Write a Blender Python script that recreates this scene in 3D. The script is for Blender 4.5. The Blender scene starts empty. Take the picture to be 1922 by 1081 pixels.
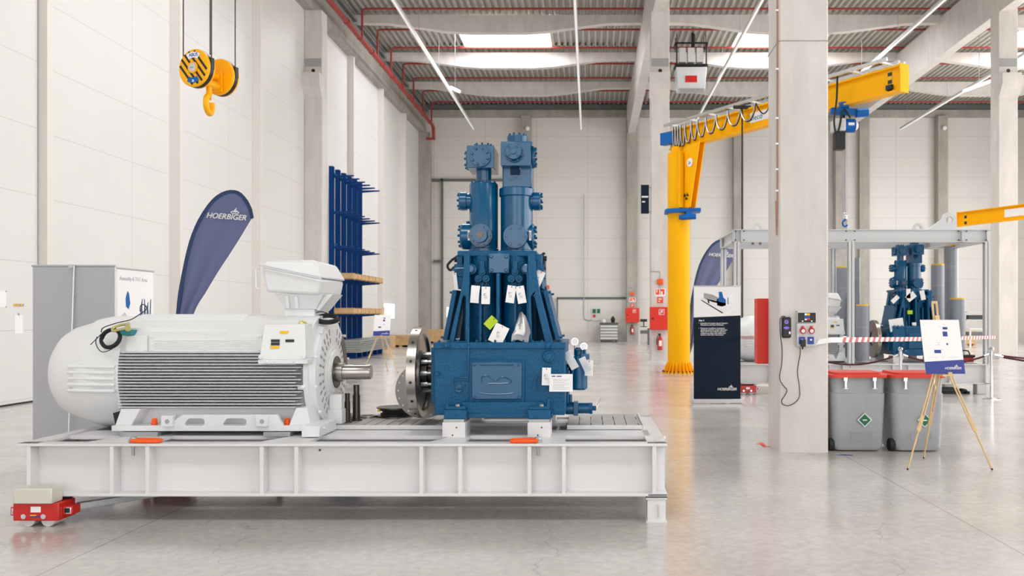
import bpy, bmesh, math, random
from mathutils import Vector, Matrix
from mathutils.geometry import tessellate_polygon
random.seed(7)
SC = bpy.context.scene
COL = SC.collection
PI = math.pi
# ---------------------------------------------------------------- camera
# 1922x1081 frame, focal 1600 px, principal point (1108, 592), eye 1.6 m above the floor, looking along +Y
CX, CY, F, H = 1108.0, 592.0, 1600.0, 1.6
cam_d = bpy.data.cameras.new('camera'); cam = bpy.data.objects.new('camera', cam_d); COL.objects.link(cam)
cam.location = (0, 0, H); cam.rotation_euler = (PI / 2, 0, 0)
cam_d.sensor_width = 36.0; cam_d.lens = 36.0 * F / 1922.0
cam_d.shift_x = -(CX - 961.0) / 1922.0; cam_d.shift_y = (CY - 540.5) / 1922.0
cam_d.clip_end = 300
cam_d.dof.use_dof = True; cam_d.dof.focus_distance = 7.2; cam_d.dof.aperture_fstop = 3.2
SC.camera = cam
# ---------------------------------------------------------------- world, daylight, exposure
w = bpy.data.worlds.new('world'); SC.world = w; w.use_nodes = True
w.node_tree.nodes['Background'].inputs[0].default_value = (0.93, 0.97, 1.0, 1)
w.node_tree.nodes['Background'].inputs[1].default_value = 1.0
SC.view_settings.view_transform = 'Standard'; SC.view_settings.look = 'None'
SC.view_settings.gamma = 1.0; SC.view_settings.use_curve_mapping = False
SC.view_settings.exposure = 0.3
SC.cycles.max_bounces = 8; SC.cycles.diffuse_bounces = 5; SC.cycles.glossy_bounces = 4
SC.cycles.sample_clamp_indirect = 6.0
def area(name, loc, size, rot, power, col=(1, 1, 1)):
    l = bpy.data.lights.new(name, 'AREA'); l.shape = 'RECTANGLE'; l.size, l.size_y = size
    l.energy = power; l.color = col
    o = bpy.data.objects.new(name, l); COL.objects.link(o); o.location = loc; o.rotation_euler = rot
    return o
BAYS = [(-10.4, 2.5), (2.5, 15.1), (15.1, 27.7)]
SKY_X = [-3.9, 8.8, 21.4]
SKY_Y = [(-4.2, -0.4), (16.2, 20.0), (36.8, 40.6)]
for ix, sx in enumerate(SKY_X):                       # daylight at the roof lights; the two nearer rows are added, out of view
    for iy, (ya, yb) in enumerate(SKY_Y):
        area('skylight_daylight', (sx, (ya + yb) / 2, 14.58), (4.2, yb - ya), (0, 0, 0), (480, 620, 760)[iy], (0.97, 0.985, 1.0))
# added daylight: unseen gates behind the camera, unseen glazed band in the right wall
area('gate_daylight', (-4.0, -13.6, 4.2), (11, 7.5), (PI / 2, 0, 0), 230, (0.97, 0.985, 1.0))
area('gate_daylight', (9.0, -13.6, 4.2), (11, 7.5), (PI / 2, 0, 0), 200, (0.97, 0.985, 1.0))
area('window_daylight', (27.4, 8.0, 6.0), (8, 34), (0, PI / 2, 0), 760, (0.97, 0.985, 1.0))
area('window_daylight', (27.4, 35.0, 6.0), (8, 18), (0, PI / 2, 0), 620, (0.97, 0.985, 1.0))
# ---------------------------------------------------------------- helpers
def X(px, Y): return (px - CX) * Y / F
def Z(py, Y): return H - (py - CY) * Y / F
def lin(c):
    r = []
    for v in c:
        v = v / 255.0
        r.append(v / 12.92 if v <= 0.04045 else ((v + 0.055) / 1.055) ** 2.4)
    return r
def mk(name, rgb, rough=0.5, *a_, spec=None, **k_):
    m = mk_(name, rgb, rough, *a_, **k_)
    if spec is not None: m.node_tree.nodes['Principled BSDF'].inputs['Specular IOR Level'].default_value = spec
    return m
def mk_(name, rgb, rough=0.5, metal=0.0, var=0.0, vscale=3.0, bump=0.0, bscale=40.0, coat=0.0, emit=0.0, rvar=0.0, stretch=None):
    m = bpy.data.materials.new(name); m.use_nodes = True
    nt = m.node_tree; b = nt.nodes['Principled BSDF']
    c = lin(rgb)
    b.inputs['Base Color'].default_value = (*c, 1); b.inputs['Roughness'].default_value = rough
    b.inputs['Metallic'].default_value = metal
    if coat: b.inputs['Coat Weight'].default_value = coat; b.inputs['Coat Roughness'].default_value = 0.12
    if emit:
        b.inputs['Emission Color'].default_value = (*c, 1); b.inputs['Emission Strength'].default_value = emit
    if var or bump or rvar:
        tc = nt.nodes.new('ShaderNodeTexCoord'); mp = nt.nodes.new('ShaderNodeMapping')
        nt.links.new(tc.outputs['Object'], mp.inputs[0])
        if stretch: mp.inputs['Scale'].default_value = stretch
    if var or rvar:
        n = nt.nodes.new('ShaderNodeTexNoise'); n.inputs['Scale'].default_value = vscale; n.inputs['Detail'].default_value = 8
        n.inputs['Roughness'].default_value = 0.6
        nt.links.new(mp.outputs[0], n.inputs['Vector'])
        if var:
            r = nt.nodes.new('ShaderNodeValToRGB'); r.color_ramp.elements[0].position = 0.3; r.color_ramp.elements[1].position = 0.7
            r.color_ramp.elements[0].color = (*[max(0, v * (1 - var)) for v in c], 1)
            r.color_ramp.elements[1].color = (*[min(1, v * (1 + var * 0.6)) for v in c], 1)
            nt.links.new(n.outputs['Fac'], r.inputs[0]); nt.links.new(r.outputs[0], b.inputs['Base Color'])
        if rvar:
            mr = nt.nodes.new('ShaderNodeMapRange'); mr.inputs[1].default_value = 0.3; mr.inputs[2].default_value = 0.7
            mr.inputs[3].default_value = max(0.02, rough - rvar); mr.inputs[4].default_value = rough + rvar
            nt.links.new(n.outputs['Fac'], mr.inputs[0]); nt.links.new(mr.outputs[0], b.inputs['Roughness'])
    if bump:
        n2 = nt.nodes.new('ShaderNodeTexNoise'); n2.inputs['Scale'].default_value = bscale; n2.inputs['Detail'].default_value = 5
        nt.links.new(mp.outputs[0], n2.inputs['Vector'])
        bp = nt.nodes.new('ShaderNodeBump'); bp.inputs['Strength'].default_value = bump; bp.inputs['Distance'].default_value = 0.004
        nt.links.new(n2.outputs['Fac'], bp.inputs['Height']); nt.links.new(bp.outputs[0], b.inputs['Normal'])
    return m
class MB:
    def __init__(s): s.bm = bmesh.new(); s.mi = 0
    def _f(s, vs):
        try:
            f = s.bm.faces.new(vs); f.material_index = s.mi; return f
        except ValueError: return None
    def box(s, x0, x1, y0, y1, z0, z1):
        v = [s.bm.verts.new(p) for p in ((x0, y0, z0), (x1, y0, z0), (x1, y1, z0), (x0, y1, z0), (x0, y0, z1), (x1, y0, z1), (x1, y1, z1), (x0, y1, z1))]
        for q in ((3, 2, 1, 0), (4, 5, 6, 7), (0, 1, 5, 4), (1, 2, 6, 5), (2, 3, 7, 6), (3, 0, 4, 7)): s._f([v[i] for i in q])
        return s
    def hexa(s, P):       # 8 corners: bottom loop, top loop
        v = [s.bm.verts.new(p) for p in P]
        for q in ((3, 2, 1, 0), (4, 5, 6, 7), (0, 1, 5, 4), (1, 2, 6, 5), (2, 3, 7, 6), (3, 0, 4, 7)): s._f([v[i] for i in q])
        return s
    def beam(s, p0, p1, w, h, up=(0, 0, 1)):   # rectangular bar from p0 to p1
        p0, p1 = Vector(p0), Vector(p1); d = (p1 - p0).normalized(); u = Vector(up)
        if abs(d.dot(u)) > 0.98: u = Vector((0, 1, 0))
        a = d.cross(u).normalized(); b = a.cross(d).normalized()
        P = []
        for p in (p0, p1):
            for sa, sb in ((-1, -1), (1, -1), (1, 1), (-1, 1)): P.append(p + a * sa * w / 2 + b * sb * h / 2)
        return s.hexa(P)
    def cyl(s, p0, p1, r0, r1=None, seg=24, caps=True):
        r1 = r0 if r1 is None else r1
        return s.lathe([(0, r0), (1, r1)], p0, p1, seg, caps)
    def lathe(s, prof, p0, p1, seg=32, caps=True):   # prof: (t along p0->p1, radius); t in 0..1
        p0, p1 = Vector(p0), Vector(p1); ax = p1 - p0; d = ax.normalized()
        u = Vector((0, 0, 1)) if abs(d.z) < 0.9 else Vector((1, 0, 0))
        a = d.cross(u).normalized(); b = a.cross(d).normalized()
        rings = []
        for t, r in prof:
            c = p0 + ax * t
            rings.append([s.bm.verts.new(c + (a * math.cos(2 * PI * i / seg) + b * math.sin(2 * PI * i / seg)) * max(r, 1e-4)) for i in range(seg)])
        for k in range(len(rings) - 1):
            for i in range(seg):
                j = (i + 1) % seg; s._f([rings[k][i], rings[k][j], rings[k + 1][j], rings[k + 1][i]])
        if caps: s._f(rings[0][::-1]); s._f(rings[-1])
        return s
    def ring(s, c, ax, ro, ri, t, seg=40):     # flat annulus with thickness
        c, d = Vector(c), Vector(ax).normalized()
        s.lathe([(0, ri), (0.0001, ro), (1, ro), (1.0001, ri), (0, ri)], c, c + d * t, seg, False); return s
    def prism(s, pts, axis, a0, a1, holes=()):
        def P(p, a):
            return {'y': (p[0], a, p[1]), 'x': (a, p[0], p[1]), 'z': (p[0], p[1], a)}[axis]
        loops = [list(pts)] + [list(h) for h in holes]
        A, B = [], []
        for lp in loops:
            A.append([s.bm.verts.new(P(p, a0)) for p in lp]); B.append([s.bm.verts.new(P(p, a1)) for p in lp])
        fa = [v for l in A for v in l]; fb = [v for l in B for v in l]
        if holes or len(pts) > 4:
            tri = tessellate_polygon([[Vector((p[0], p[1], 0)) for p in lp] for lp in loops])
            for t in tri: s._f([fa[i] for i in t]); s._f([fb[i] for i in reversed(t)])
        else: s._f(A[0][::-1]); s._f(B[0])
        for la, lb in zip(A, B):
            n = len(la)
            for i in range(n): s._f([la[i], la[(i + 1) % n], lb[(i + 1) % n], lb[i]])
        return s
    def tube(s, pts, r, seg=8, smooth=6, closed=False):
        P = [Vector(p) for p in pts]
        if smooth and len(P) > 2:
            Q = []
            n = len(P)
            rng = range(n if closed else n - 1)
            for i in rng:
                g = (lambda k: P[k % n]) if closed else (lambda k: P[min(max(k, 0), n - 1)])
                a, b, c, d = g(i - 1), g(i), g(i + 1), g(i + 2)
                for k in range(smooth):
                    t = k / smooth
                    Q.append(0.5 * ((2 * b) + (c - a) * t + (2 * a - 5 * b + 4 * c - d) * t * t + (3 * b - a - 3 * c + d) * t ** 3))
            if not closed: Q.append(P[-1])
            P = Q
        n = len(P); rings = []; up = None
        for i, p in enumerate(P):
            d = ((P[(i + 1) % n] - P[i - 1]) if closed else (P[min(i + 1, n - 1)] - P[max(i - 1, 0)])).normalized()
            if up is None: up = Vector((0, 0, 1)) if abs(d.z) < 0.9 else Vector((1, 0, 0))
            a = d.cross(up)
            if a.length < 1e-4: a = d.orthogonal()
            a.normalize(); b = a.cross(d).normalized(); up = b
            rings.append([s.bm.verts.new(p + (a * math.cos(2 * PI * k / seg) + b * math.sin(2 * PI * k / seg)) * r) for k in range(seg)])
        for i in range(n if closed else n - 1):
            q = rings[(i + 1) % n]
            for k in range(seg): s._f([rings[i][k], rings[i][(k + 1) % seg], q[(k + 1) % seg], q[k]])
        if not closed: s._f(rings[0][::-1]); s._f(rings[-1])
        return s
    def bolts(s, c, ax, R, n, r, h, ph=0.0, seg=6):
        c, d = Vector(c), Vector(ax).normalized()
        u = Vector((0, 0, 1)) if abs(d.z) < 0.9 else Vector((1, 0, 0))
        a = d.cross(u).normalized(); b = a.cross(d).normalized()
        for i in range(n):
            t = 2 * PI * i / n + ph; p = c + (a * math.cos(t) + b * math.sin(t)) * R
            s.cyl(p, p + d * h, r, seg=seg)
        return s
    def sheet(s, grid, th=0.0):       # grid of points
        R = [[s.bm.verts.new(p) for p in row] for row in grid]
        for i in range(len(R) - 1):
            for j in range(len(R[0]) - 1): s._f([R[i][j], R[i][j + 1], R[i + 1][j + 1], R[i + 1][j]])
        return s
BASE = {}
def link(o): COL.objects.link(o); return o
def _mesh(name, mb, mats, base, bev, ang, recalc=True):
    if recalc: bmesh.ops.recalc_face_normals(mb.bm, faces=mb.bm.faces)
    for v in mb.bm.verts: v.co -= base
    me = bpy.data.meshes.new(name); mb.bm.to_mesh(me); mb.bm.free()
    for m in (mats if isinstance(mats, (list, tuple)) else [mats]): me.materials.append(m)
    for p in me.polygons: p.use_smooth = True
    me.set_sharp_from_angle(angle=math.radians(ang))
    o = link(bpy.data.objects.new(name, me))
    if bev:
        bm = o.modifiers.new('bevel', 'BEVEL'); bm.width = bev; bm.segments = 2; bm.limit_method = 'ANGLE'; bm.angle_limit = math.radians(50)
        bm.harden_normals = False
    return o
def T(name, label, cat, loc, group=None):
    o = link(bpy.data.objects.new(name, None)); o.location = loc; o.empty_display_size = 0.1
    o['label'] = label; o['category'] = cat
    if group: o['group'] = group
    BASE[o] = Vector(loc); return o
def P(name, mb, mats, parent, bev=0, ang=35, label=None, kind=None, recalc=True):
    b = BASE[parent]; o = _mesh(name, mb, mats, b, bev, ang, recalc); o.parent = parent; BASE[o] = b
    if label: o['label'] = label
    if kind: o['kind'] = kind
    return o
def S(name, label, cat, mb, mats, loc, group=None, bev=0, ang=35, recalc=True):
    loc = Vector(loc); o = _mesh(name, mb, mats, loc, bev, ang, recalc); o.location = loc; BASE[o] = loc
    o['label'] = label; o['category'] = cat
    if group: o['group'] = group
    return o
def ST(name, mb, mats, parent=None, bev=0, ang=35):
    if parent: return P(name, mb, mats, parent, bev, ang)
    o = _mesh(name, mb, mats, Vector((0, 0, 0)), bev, ang); o['kind'] = 'structure'; BASE[o] = Vector((0, 0, 0)); return o
def TX(s, loc, size, mat, parent, name='lettering', rot=(PI / 2, 0, 0), shear=0.0, bold=0.0, align='LEFT', ext=0.0012, sp=1.0, fit=0):
    c = bpy.data.curves.new(name, 'FONT'); c.body = s; c.size = size; c.shear = shear; c.extrude = ext; c.offset = bold
    c.align_x = align; c.space_line = sp; c.materials.append(mat); c.resolution_u = 3
    tmp = link(bpy.data.objects.new(name, c)); bpy.context.view_layer.update()
    if fit:
        c.size = size * fit / tmp.dimensions.x; c.offset = c.size * .014; c.extrude = ext; bpy.context.view_layer.update()
    me = bpy.data.meshes.new_from_object(tmp.evaluated_get(bpy.context.evaluated_depsgraph_get()))
    bpy.data.objects.remove(tmp)
    o = link(bpy.data.objects.new(name, me)); o.parent = parent; o.location = Vector(loc) - BASE[parent]; o.rotation_euler = rot
    o['_s'] = c.size; bpy.data.curves.remove(c)
    return o
def copy_tree(o, parent=None, off=None):
    c = o.copy(); COL.objects.link(c); c.parent = parent
    if off is not None: c.location = o.location + Vector(off)
    for ch in list(o.children): copy_tree(ch, c)
    return c
def relabel(o, label, group=None):
    o['label'] = label
    if group: o['group'] = group
    return o
# ---------------------------------------------------------------- materials
def concrete(name, rgb, streak=0.12):
    return mk(name, rgb, 0.75, var=streak, vscale=1.2, bump=0.35, bscale=25, stretch=(2.2, 2.2, 0.7))
M = {}
M['concrete'] = concrete('concrete', (216, 210, 205))
M['concrete_grey'] = concrete('concrete_grey', (172, 167, 158), 0.2)
M['conc_band'] = mk('grey_band', (165, 165, 166), 0.6)
M['black'] = mk('black', (22, 24, 26), 0.45)
M['rubber'] = mk('rubber', (30, 32, 34), 0.7)
M['skid'] = mk('skid_white_paint', (222, 221, 222), 0.38, var=0.03, vscale=2, bump=0.05, bscale=60)
M['motor'] = mk('motor_white_paint', (228, 229, 230), 0.32, bump=0.12, bscale=70, var=0.02)
M['fin'] = mk('motor_fin_grey', (206, 209, 213), 0.35)
M['blue'] = mk('compressor_blue_paint', (0, 84, 126), 0.36, bump=0.7, bscale=50, spec=0.3, var=0.12, vscale=4)
M['blue_smooth'] = mk('compressor_blue_smooth', (0, 82, 124), 0.2, bump=0.15, bscale=25, spec=0.5)
M['blue'].node_tree.nodes['Bump'].inputs['Distance'].default_value = .012
M['steel'] = mk('machined_steel', (176, 170, 164), 0.28, 1.0, bump=0.04, bscale=200)
M['disc_steel'] = mk('ground_steel', (128, 124, 122), 0.42, 0.85, bump=0.03, bscale=200)
M['steel_dark'] = mk('dark_steel', (92, 88, 84), 0.35, 1.0)
M['chrome'] = mk('chrome', (225, 225, 228), 0.12, 1.0)
M['alu'] = mk('aluminium', (196, 198, 200), 0.35, 0.9)
M['galv'] = mk('galvanised', (168, 171, 172), 0.45, 0.6, var=0.1, vscale=8)
M['red'] = mk('red_paint', (196, 30, 22), 0.35, coat=0.2)
M['red_box'] = mk('red_cabinet', (222, 48, 30), 0.45)
M['pipe_red'] = mk('sprinkler_red', (158, 52, 44), 0.5)
M['yellow'] = mk('crane_yellow', (255, 184, 0), 0.45, spec=0.15)
M['hook_yellow'] = mk('hook_yellow', (255, 182, 0), 0.4, spec=0.3)
M['orange'] = mk('lifting_orange', (246, 92, 18), 0.4)
M['sblue'] = mk('signal_blue', (0, 96, 178), 0.4, spec=0.3)
M['rack'] = mk('rack_blue', (4, 62, 128), 0.5, spec=0.2)
M['navy'] = mk('banner_navy', (24, 36, 52), 0.65, spec=0.15)
M['flag'] = mk('flag_blue', (104, 114, 152), 0.8)
M['flag_hem'] = mk('flag_hem_blue', (40, 66, 112), 0.7)
M['board_blue'] = mk('board_blue', (52, 66, 146), 0.5)
M['white'] = mk('white_print', (244, 243, 243), 0.5)
M['paper'] = mk('paper', (240, 239, 238), 0.7)
M['lime'] = mk('lime_card', (176, 206, 30), 0.6)
M['yel_label'] = mk('yellow_label', (240, 190, 20), 0.5)
M['ink'] = mk('ink', (70, 72, 80), 0.7)
M['ink_light'] = mk('faint_ink', (196, 198, 206), 0.7)
M['grey_fab'] = mk('grey_banner_back', (176, 176, 182), 0.7)
M['wood'] = mk('easel_wood', (224, 192, 142), 0.5, var=0.12, vscale=6, stretch=(8, 8, 1))
M['crate'] = mk('crate_wood', (204, 168, 122), 0.65, var=0.2, vscale=5)
M['foil'] = mk('foil_sheet', (198, 198, 196), 0.3, 0.3, bump=0.3, bscale=8)
M['bin'] = mk('bin_grey_plastic', (162, 164, 168), 0.42, var=0.05, vscale=3)
M['bin_lid'] = mk('bin_lid_red', (214, 62, 44), 0.4)
M['green'] = mk('sign_green', (24, 108, 70), 0.5)
M['frame_white'] = mk('frame_grey_paint', (212, 214, 216), 0.4)
M['rope_red'] = mk('barrier_rope', (76, 26, 30), 0.8)
M['damper'] = mk('damper_grey', (136, 141, 150), 0.35, coat=0.15)
M['sign_red'] = mk('sign_red', (232, 78, 40), 0.5)
M['lightblue'] = mk('socket_blue', (28, 62, 160), 0.4)
M['violet'] = mk('violet_light', (150, 110, 235), 0.5, emit=0.9)
M['brass'] = mk('yellow_zinc', (206, 198, 128), 0.3, 0.7)
M['teal'] = mk('teal_block', (22, 128, 136), 0.5)
M['grey_plastic'] = mk('light_grey_plastic', (208, 208, 206), 0.5)
M['heater'] = mk('heater_white', (205, 207, 208), 0.5)
M['tube_light'] = mk('strip_light', (250, 250, 248), 0.5, emit=0.22)
M['lamp_on'] = mk('lamp_glow', (255, 255, 255), 0.5, emit=0.6)
M['deck_metal'] = mk('roof_deck', (192, 190, 182), 0.5, 0.3)
M['wpanel_trim'] = mk('panel_trim', (226, 221, 214), 0.5)
M['dark_steelwork'] = mk('dark_steelwork', (96, 102, 102), 0.55)
M['gate_sky'] = mk('gate_glow', (255, 255, 255), 0.5, emit=0.9)
M['sky'] = mk('sky_glow', (255, 255, 255), 0.5, emit=2.2)
def wallmat(name, rgb, axis, zp, vp, zo=0.0, vo=0.0, strength=0.5):
    m = mk(name, rgb, 0.42, var=0.015, vscale=0.4); nt = m.node_tree; b = nt.nodes['Principled BSDF']
    g = nt.nodes.new('ShaderNodeNewGeometry'); sp = nt.nodes.new('ShaderNodeSeparateXYZ'); nt.links.new(g.outputs['Position'], sp.inputs[0])
    def line(out, per, off, wd):
        a = nt.nodes.new('ShaderNodeMath'); a.operation = 'SUBTRACT'; a.inputs[1].default_value = off; nt.links.new(out, a.inputs[0])
        f = nt.nodes.new('ShaderNodeMath'); f.operation = 'PINGPONG'; f.inputs[1].default_value = per / 2; nt.links.new(a.outputs[0], f.inputs[0])
        l = nt.nodes.new('ShaderNodeMath'); l.operation = 'LESS_THAN'; l.inputs[1].default_value = wd; nt.links.new(f.outputs[0], l.inputs[0])
        return l.outputs[0]
    h = line(sp.outputs['Z'], zp, zo, 0.009); v = line(sp.outputs[axis], vp, vo, 0.012)
    mx = nt.nodes.new('ShaderNodeMath'); mx.operation = 'MAXIMUM'; nt.links.new(h, mx.inputs[0]); nt.links.new(v, mx.inputs[1])
    src = b.inputs['Base Color'].links[0].from_socket
    mix = nt.nodes.new('ShaderNodeMix'); mix.data_type = 'RGBA'
    sc = nt.nodes.new('ShaderNodeMath'); sc.operation = 'MULTIPLY'; sc.inputs[1].default_value = strength; nt.links.new(mx.outputs[0], sc.inputs[0])
    nt.links.new(sc.outputs[0], mix.inputs[0]); nt.links.new(src, mix.inputs[6]); mix.inputs[7].default_value = (*lin((150, 146, 140)), 1)
    nt.links.new(mix.outputs[2], b.inputs['Base Color'])
    return m
M['wall_l'] = wallmat('white_wall_panels', (223, 221, 220), 'Y', 1.25, 5.15, 1.33, 24.5, 0.3)
M['wall_b'] = wallmat('cream_wall_panels', (222, 219, 213), 'X', 1.25, 3.15, 1.33, -0.15)
def floormat():
    m = mk('polished_concrete', (203, 198, 194), 0.17, var=0.12, vscale=0.9, rvar=0.05); nt = m.node_tree; b = nt.nodes['Principled BSDF']
    b.inputs['Specular IOR Level'].default_value = 0.85
    src = b.inputs['Base Color'].links[0].from_socket
    tc = nt.nodes.new('ShaderNodeTexCoord')
    n = nt.nodes.new('ShaderNodeTexNoise'); n.inputs['Scale'].default_value = 14; n.inputs['Detail'].default_value = 6
    nt.links.new(tc.outputs['Object'], n.inputs['Vector'])
    r = nt.nodes.new('ShaderNodeValToRGB'); r.color_ramp.elements[0].position = 0.35; r.color_ramp.elements[1].position = 0.65
    r.color_ramp.elements[0].color = (0.84, 0.84, 0.84, 1); r.color_ramp.elements[1].color = (1, 1, 1, 1)
    nt.links.new(n.outputs['Fac'], r.inputs[0])
    mu = nt.nodes.new('ShaderNodeMix'); mu.data_type = 'RGBA'; mu.blend_type = 'MULTIPLY'; mu.inputs[0].default_value = 0.8
    nt.links.new(src, mu.inputs[6]); nt.links.new(r.outputs[0], mu.inputs[7])
    sp = nt.nodes.new('ShaderNodeSeparateXYZ'); nt.links.new(tc.outputs['Object'], sp.inputs[0])
    prev = mu.outputs[2]
    for out, off, per in (('Y', 9.75, 5.15), ('X', 2.9, 6.3)):
        a = nt.nodes.new('ShaderNodeMath'); a.operation = 'SUBTRACT'; a.inputs[1].default_value = off; nt.links.new(sp.outputs[out], a.inputs[0])
        f = nt.nodes.new('ShaderNodeMath'); f.operation = 'PINGPONG'; f.inputs[1].default_value = per / 2; nt.links.new(a.outputs[0], f.inputs[0])
        l = nt.nodes.new('ShaderNodeMath'); l.operation = 'LESS_THAN'; l.inputs[1].default_value = 0.006; nt.links.new(f.outputs[0], l.inputs[0])
        k = nt.nodes.new('ShaderNodeMath'); k.operation = 'MULTIPLY'; k.inputs[1].default_value = 0.5; nt.links.new(l.outputs[0], k.inputs[0])
        mx = nt.nodes.new('ShaderNodeMix'); mx.data_type = 'RGBA'; nt.links.new(k.outputs[0], mx.inputs[0]); nt.links.new(prev, mx.inputs[6])
        mx.inputs[7].default_value = (*lin((120, 112, 102)), 1); prev = mx.outputs[2]
    # sparse dark specks and hairline cracks
    vo = nt.nodes.new('ShaderNodeTexVoronoi'); vo.feature = 'DISTANCE_TO_EDGE'; vo.inputs['Scale'].default_value = 0.35
    nw = nt.nodes.new('ShaderNodeTexNoise'); nw.inputs['Scale'].default_value = 2.5; nt.links.new(tc.outputs['Object'], nw.inputs['Vector'])
    ad = nt.nodes.new('ShaderNodeMix'); ad.data_type = 'RGBA'; ad.blend_type = 'ADD'; ad.inputs[0].default_value = 0.6
    nt.links.new(tc.outputs['Object'], ad.inputs[6]); nt.links.new(nw.outputs['Color'], ad.inputs[7]); nt.links.new(ad.outputs[2], vo.inputs['Vector'])
    lt = nt.nodes.new('ShaderNodeMath'); lt.operation = 'LESS_THAN'; lt.inputs[1].default_value = 0.0018; nt.links.new(vo.outputs['Distance'], lt.inputs[0])
    k = nt.nodes.new('ShaderNodeMath'); k.operation = 'MULTIPLY'; k.inputs[1].default_value = 0.22; nt.links.new(lt.outputs[0], k.inputs[0])
    mx = nt.nodes.new('ShaderNodeMix'); mx.data_type = 'RGBA'; nt.links.new(k.outputs[0], mx.inputs[0]); nt.links.new(prev, mx.inputs[6])
    mx.inputs[7].default_value = (*lin((110, 100, 90)), 1)
    nt.links.new(mx.outputs[2], b.inputs['Base Color'])
    return m
M['floor'] = floormat()
def plankmat():
    m = mk('worn_deck_plates', (176, 174, 172), 0.5, var=0.14, vscale=5, stretch=(2, 1, 1), bump=0.2, bscale=60)
    return m
M['plank'] = plankmat()
# ---------------------------------------------------------------- the hall
ZR = 14.45
mb = MB(); mb.box(-10.8, 28.1, -14.2, 52.9, -0.3, 0.0); ST('floor', mb, M['floor'])
mb = MB(); mb.box(-10.8, -10.4, -14.2, 52.9, 0, 14.9); wl = ST('wall_left', mb, M['wall_l'])
mb = MB(); mb.box(-10.4, 28.1, 52.3, 52.7, 0, 14.9); wb = ST('wall_back', mb, M['wall_b'])
mb = MB(); mb.box(27.7, 28.1, -14.2, 52.9, 0, 14.9); ST('wall_right', mb, M['wall_b'])
mb = MB(); mb.box(-10.8, 28.1, -14.5, -14.2, 0, 14.9); ST('wall_front', mb, M['wall_b'])
# glowing panels added as unseen gates and window bands behind and beside the camera
for n, (a, b) in enumerate(((-9.5, 1.5), (3.5, 14.5))):
    mb = MB(); mb.box(a, b, -14.2, -14.12, 0.45, 7.95); ST('window_%d' % (n + 1), mb, M['gate_sky'])
for n, (a, b) in enumerate(((-9, 25), (26, 44))):
    mb = MB(); mb.box(27.6, 27.7, a, b, 2.0, 10.0); ST('window_%d' % (n + 3), mb, M['sky'])
# corrugated roof deck, with the openings of the roof lights left free
def deck(mb, x0, x1, y0, y1):
    pitch = 0.28; n = max(1, round((x1 - x0) / pitch)); p = (x1 - x0) / n; pts = []
    for i in range(n):
        a = x0 + i * p
        pts += [(a, ZR), (a + 0.36 * p, ZR), (a + 0.5 * p, ZR + 0.14), (a + 0.86 * p, ZR + 0.14)]
    pts.append((x1, ZR))
    lo = [[mb.bm.verts.new((x, y, z)) for x, z in pts] for y in (y0, y1)]
    for i in range(len(pts) - 1): mb._f([lo[0][i], lo[0][i + 1], lo[1][i + 1], lo[1][i]])
mb = MB()
ys = [-14.2]
for a, b in SKY_Y: ys += [a, b]
ys.append(52.3)
for i in range(len(ys) - 1):
    if i % 2 == 0: deck(mb, -10.4, 27.7, ys[i], ys[i + 1])
    else:
        xs = [-10.4]
        for s_ in SKY_X: xs += [s_ - 2.1, s_ + 2.1]
        xs.append(27.7)
        for k in range(0, len(xs) - 1, 2): deck(mb, xs[k], xs[k + 1], ys[i], ys[i + 1])
mb.box(-10.8, 28.1, -14.5, 52.9, 15.3, 15.4)
ST('ceiling', mb, M['deck_metal'])
n = 5
for sx in SKY_X:
    for ya, yb in SKY_Y:
        mb = MB(); mb.box(sx - 2.1, sx + 2.1, ya, yb, 14.75, 14.8)
        wdw = ST('window_%d' % n, mb, M['sky']); n += 1
        mb = MB()
        for q in (sx - 2.1, sx + 2.06): mb.box(q, q + .04, ya, yb, 14.4, 14.8)
        for q in (ya, yb - .04): mb.box(sx - 2.1, sx + 2.1, q, q + .04, 14.4, 14.8)
        mb.box(sx - .02, sx + .02, ya, yb, 14.7, 14.76)
        P('window_frame', mb, M['wpanel_trim'], wdw)
# fish-bellied cross beams
k = 1
for Y0 in [-0, 5.15, 10.3, 15.45, 20.7, 25.8, 31.0, 36.2, 41.35, 46.5]:
    for a, b in BAYS:
        c = (a + b) / 2; L = b - a
        pts = [(a + .1, 14.3), (a + .1, 13.98), (c - L * .36, 13.95), (c - L * .17, 13.62), (c - 1.2, 13.56), (c + 1.2, 13.56), (c + L * .17, 13.62), (c + L * .36, 13.95), (b - .1, 13.98), (b - .1, 14.3)]
        mb = MB(); mb.prism(pts, 'y', Y0 - .17, Y0 + .17)
        o = ST('trim_%d' % k, mb, M['concrete']); k += 1
# longitudinal main beams over the column rows, eave beam on the left wall
for xc in (2.5, 15.1):
    mb = MB(); mb.prism([(xc - .3, 14.2), (xc - .3, 13.7), (xc - .22, 12.65), (xc + .22, 12.65), (xc + .3, 13.7), (xc + .3, 14.2)], 'y', -14.2, 52.2)
    ST('trim_%d' % k, mb, M['concrete']); k += 1
mb = MB(); mb.box(-10.4, -10.05, -14.2, 52.2, 12.7, 13.9); ST('trim_%d' % k, mb, M['concrete_grey']); k += 1
mb = MB(); mb.box(-10.05, -9.9, -14.2, 52.2, 13.55, 13.75); mb.box(-10.05, -9.86, -14.2, 52.2, 13.75, 13.8); ST('trim_%d' % k, mb, M['galv']); k += 1
mb = MB(); mb.box(-10.4, 27.7, 52.0, 52.3, 13.72, 14.15); ST('trim_%d' % k, mb, M['concrete_grey']); k += 1
mb = MB(); mb.box(-10.4, 27.7, 51.75, 52.25, 14.18, 14.42); ST('trim_%d' % k, mb, M['dark_steelwork']); k += 1
mb = MB(); mb.box(-10.4, 27.7, 52.14, 52.3, 0, 0.62); ST('baseboard_back', mb, M['concrete'])
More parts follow.
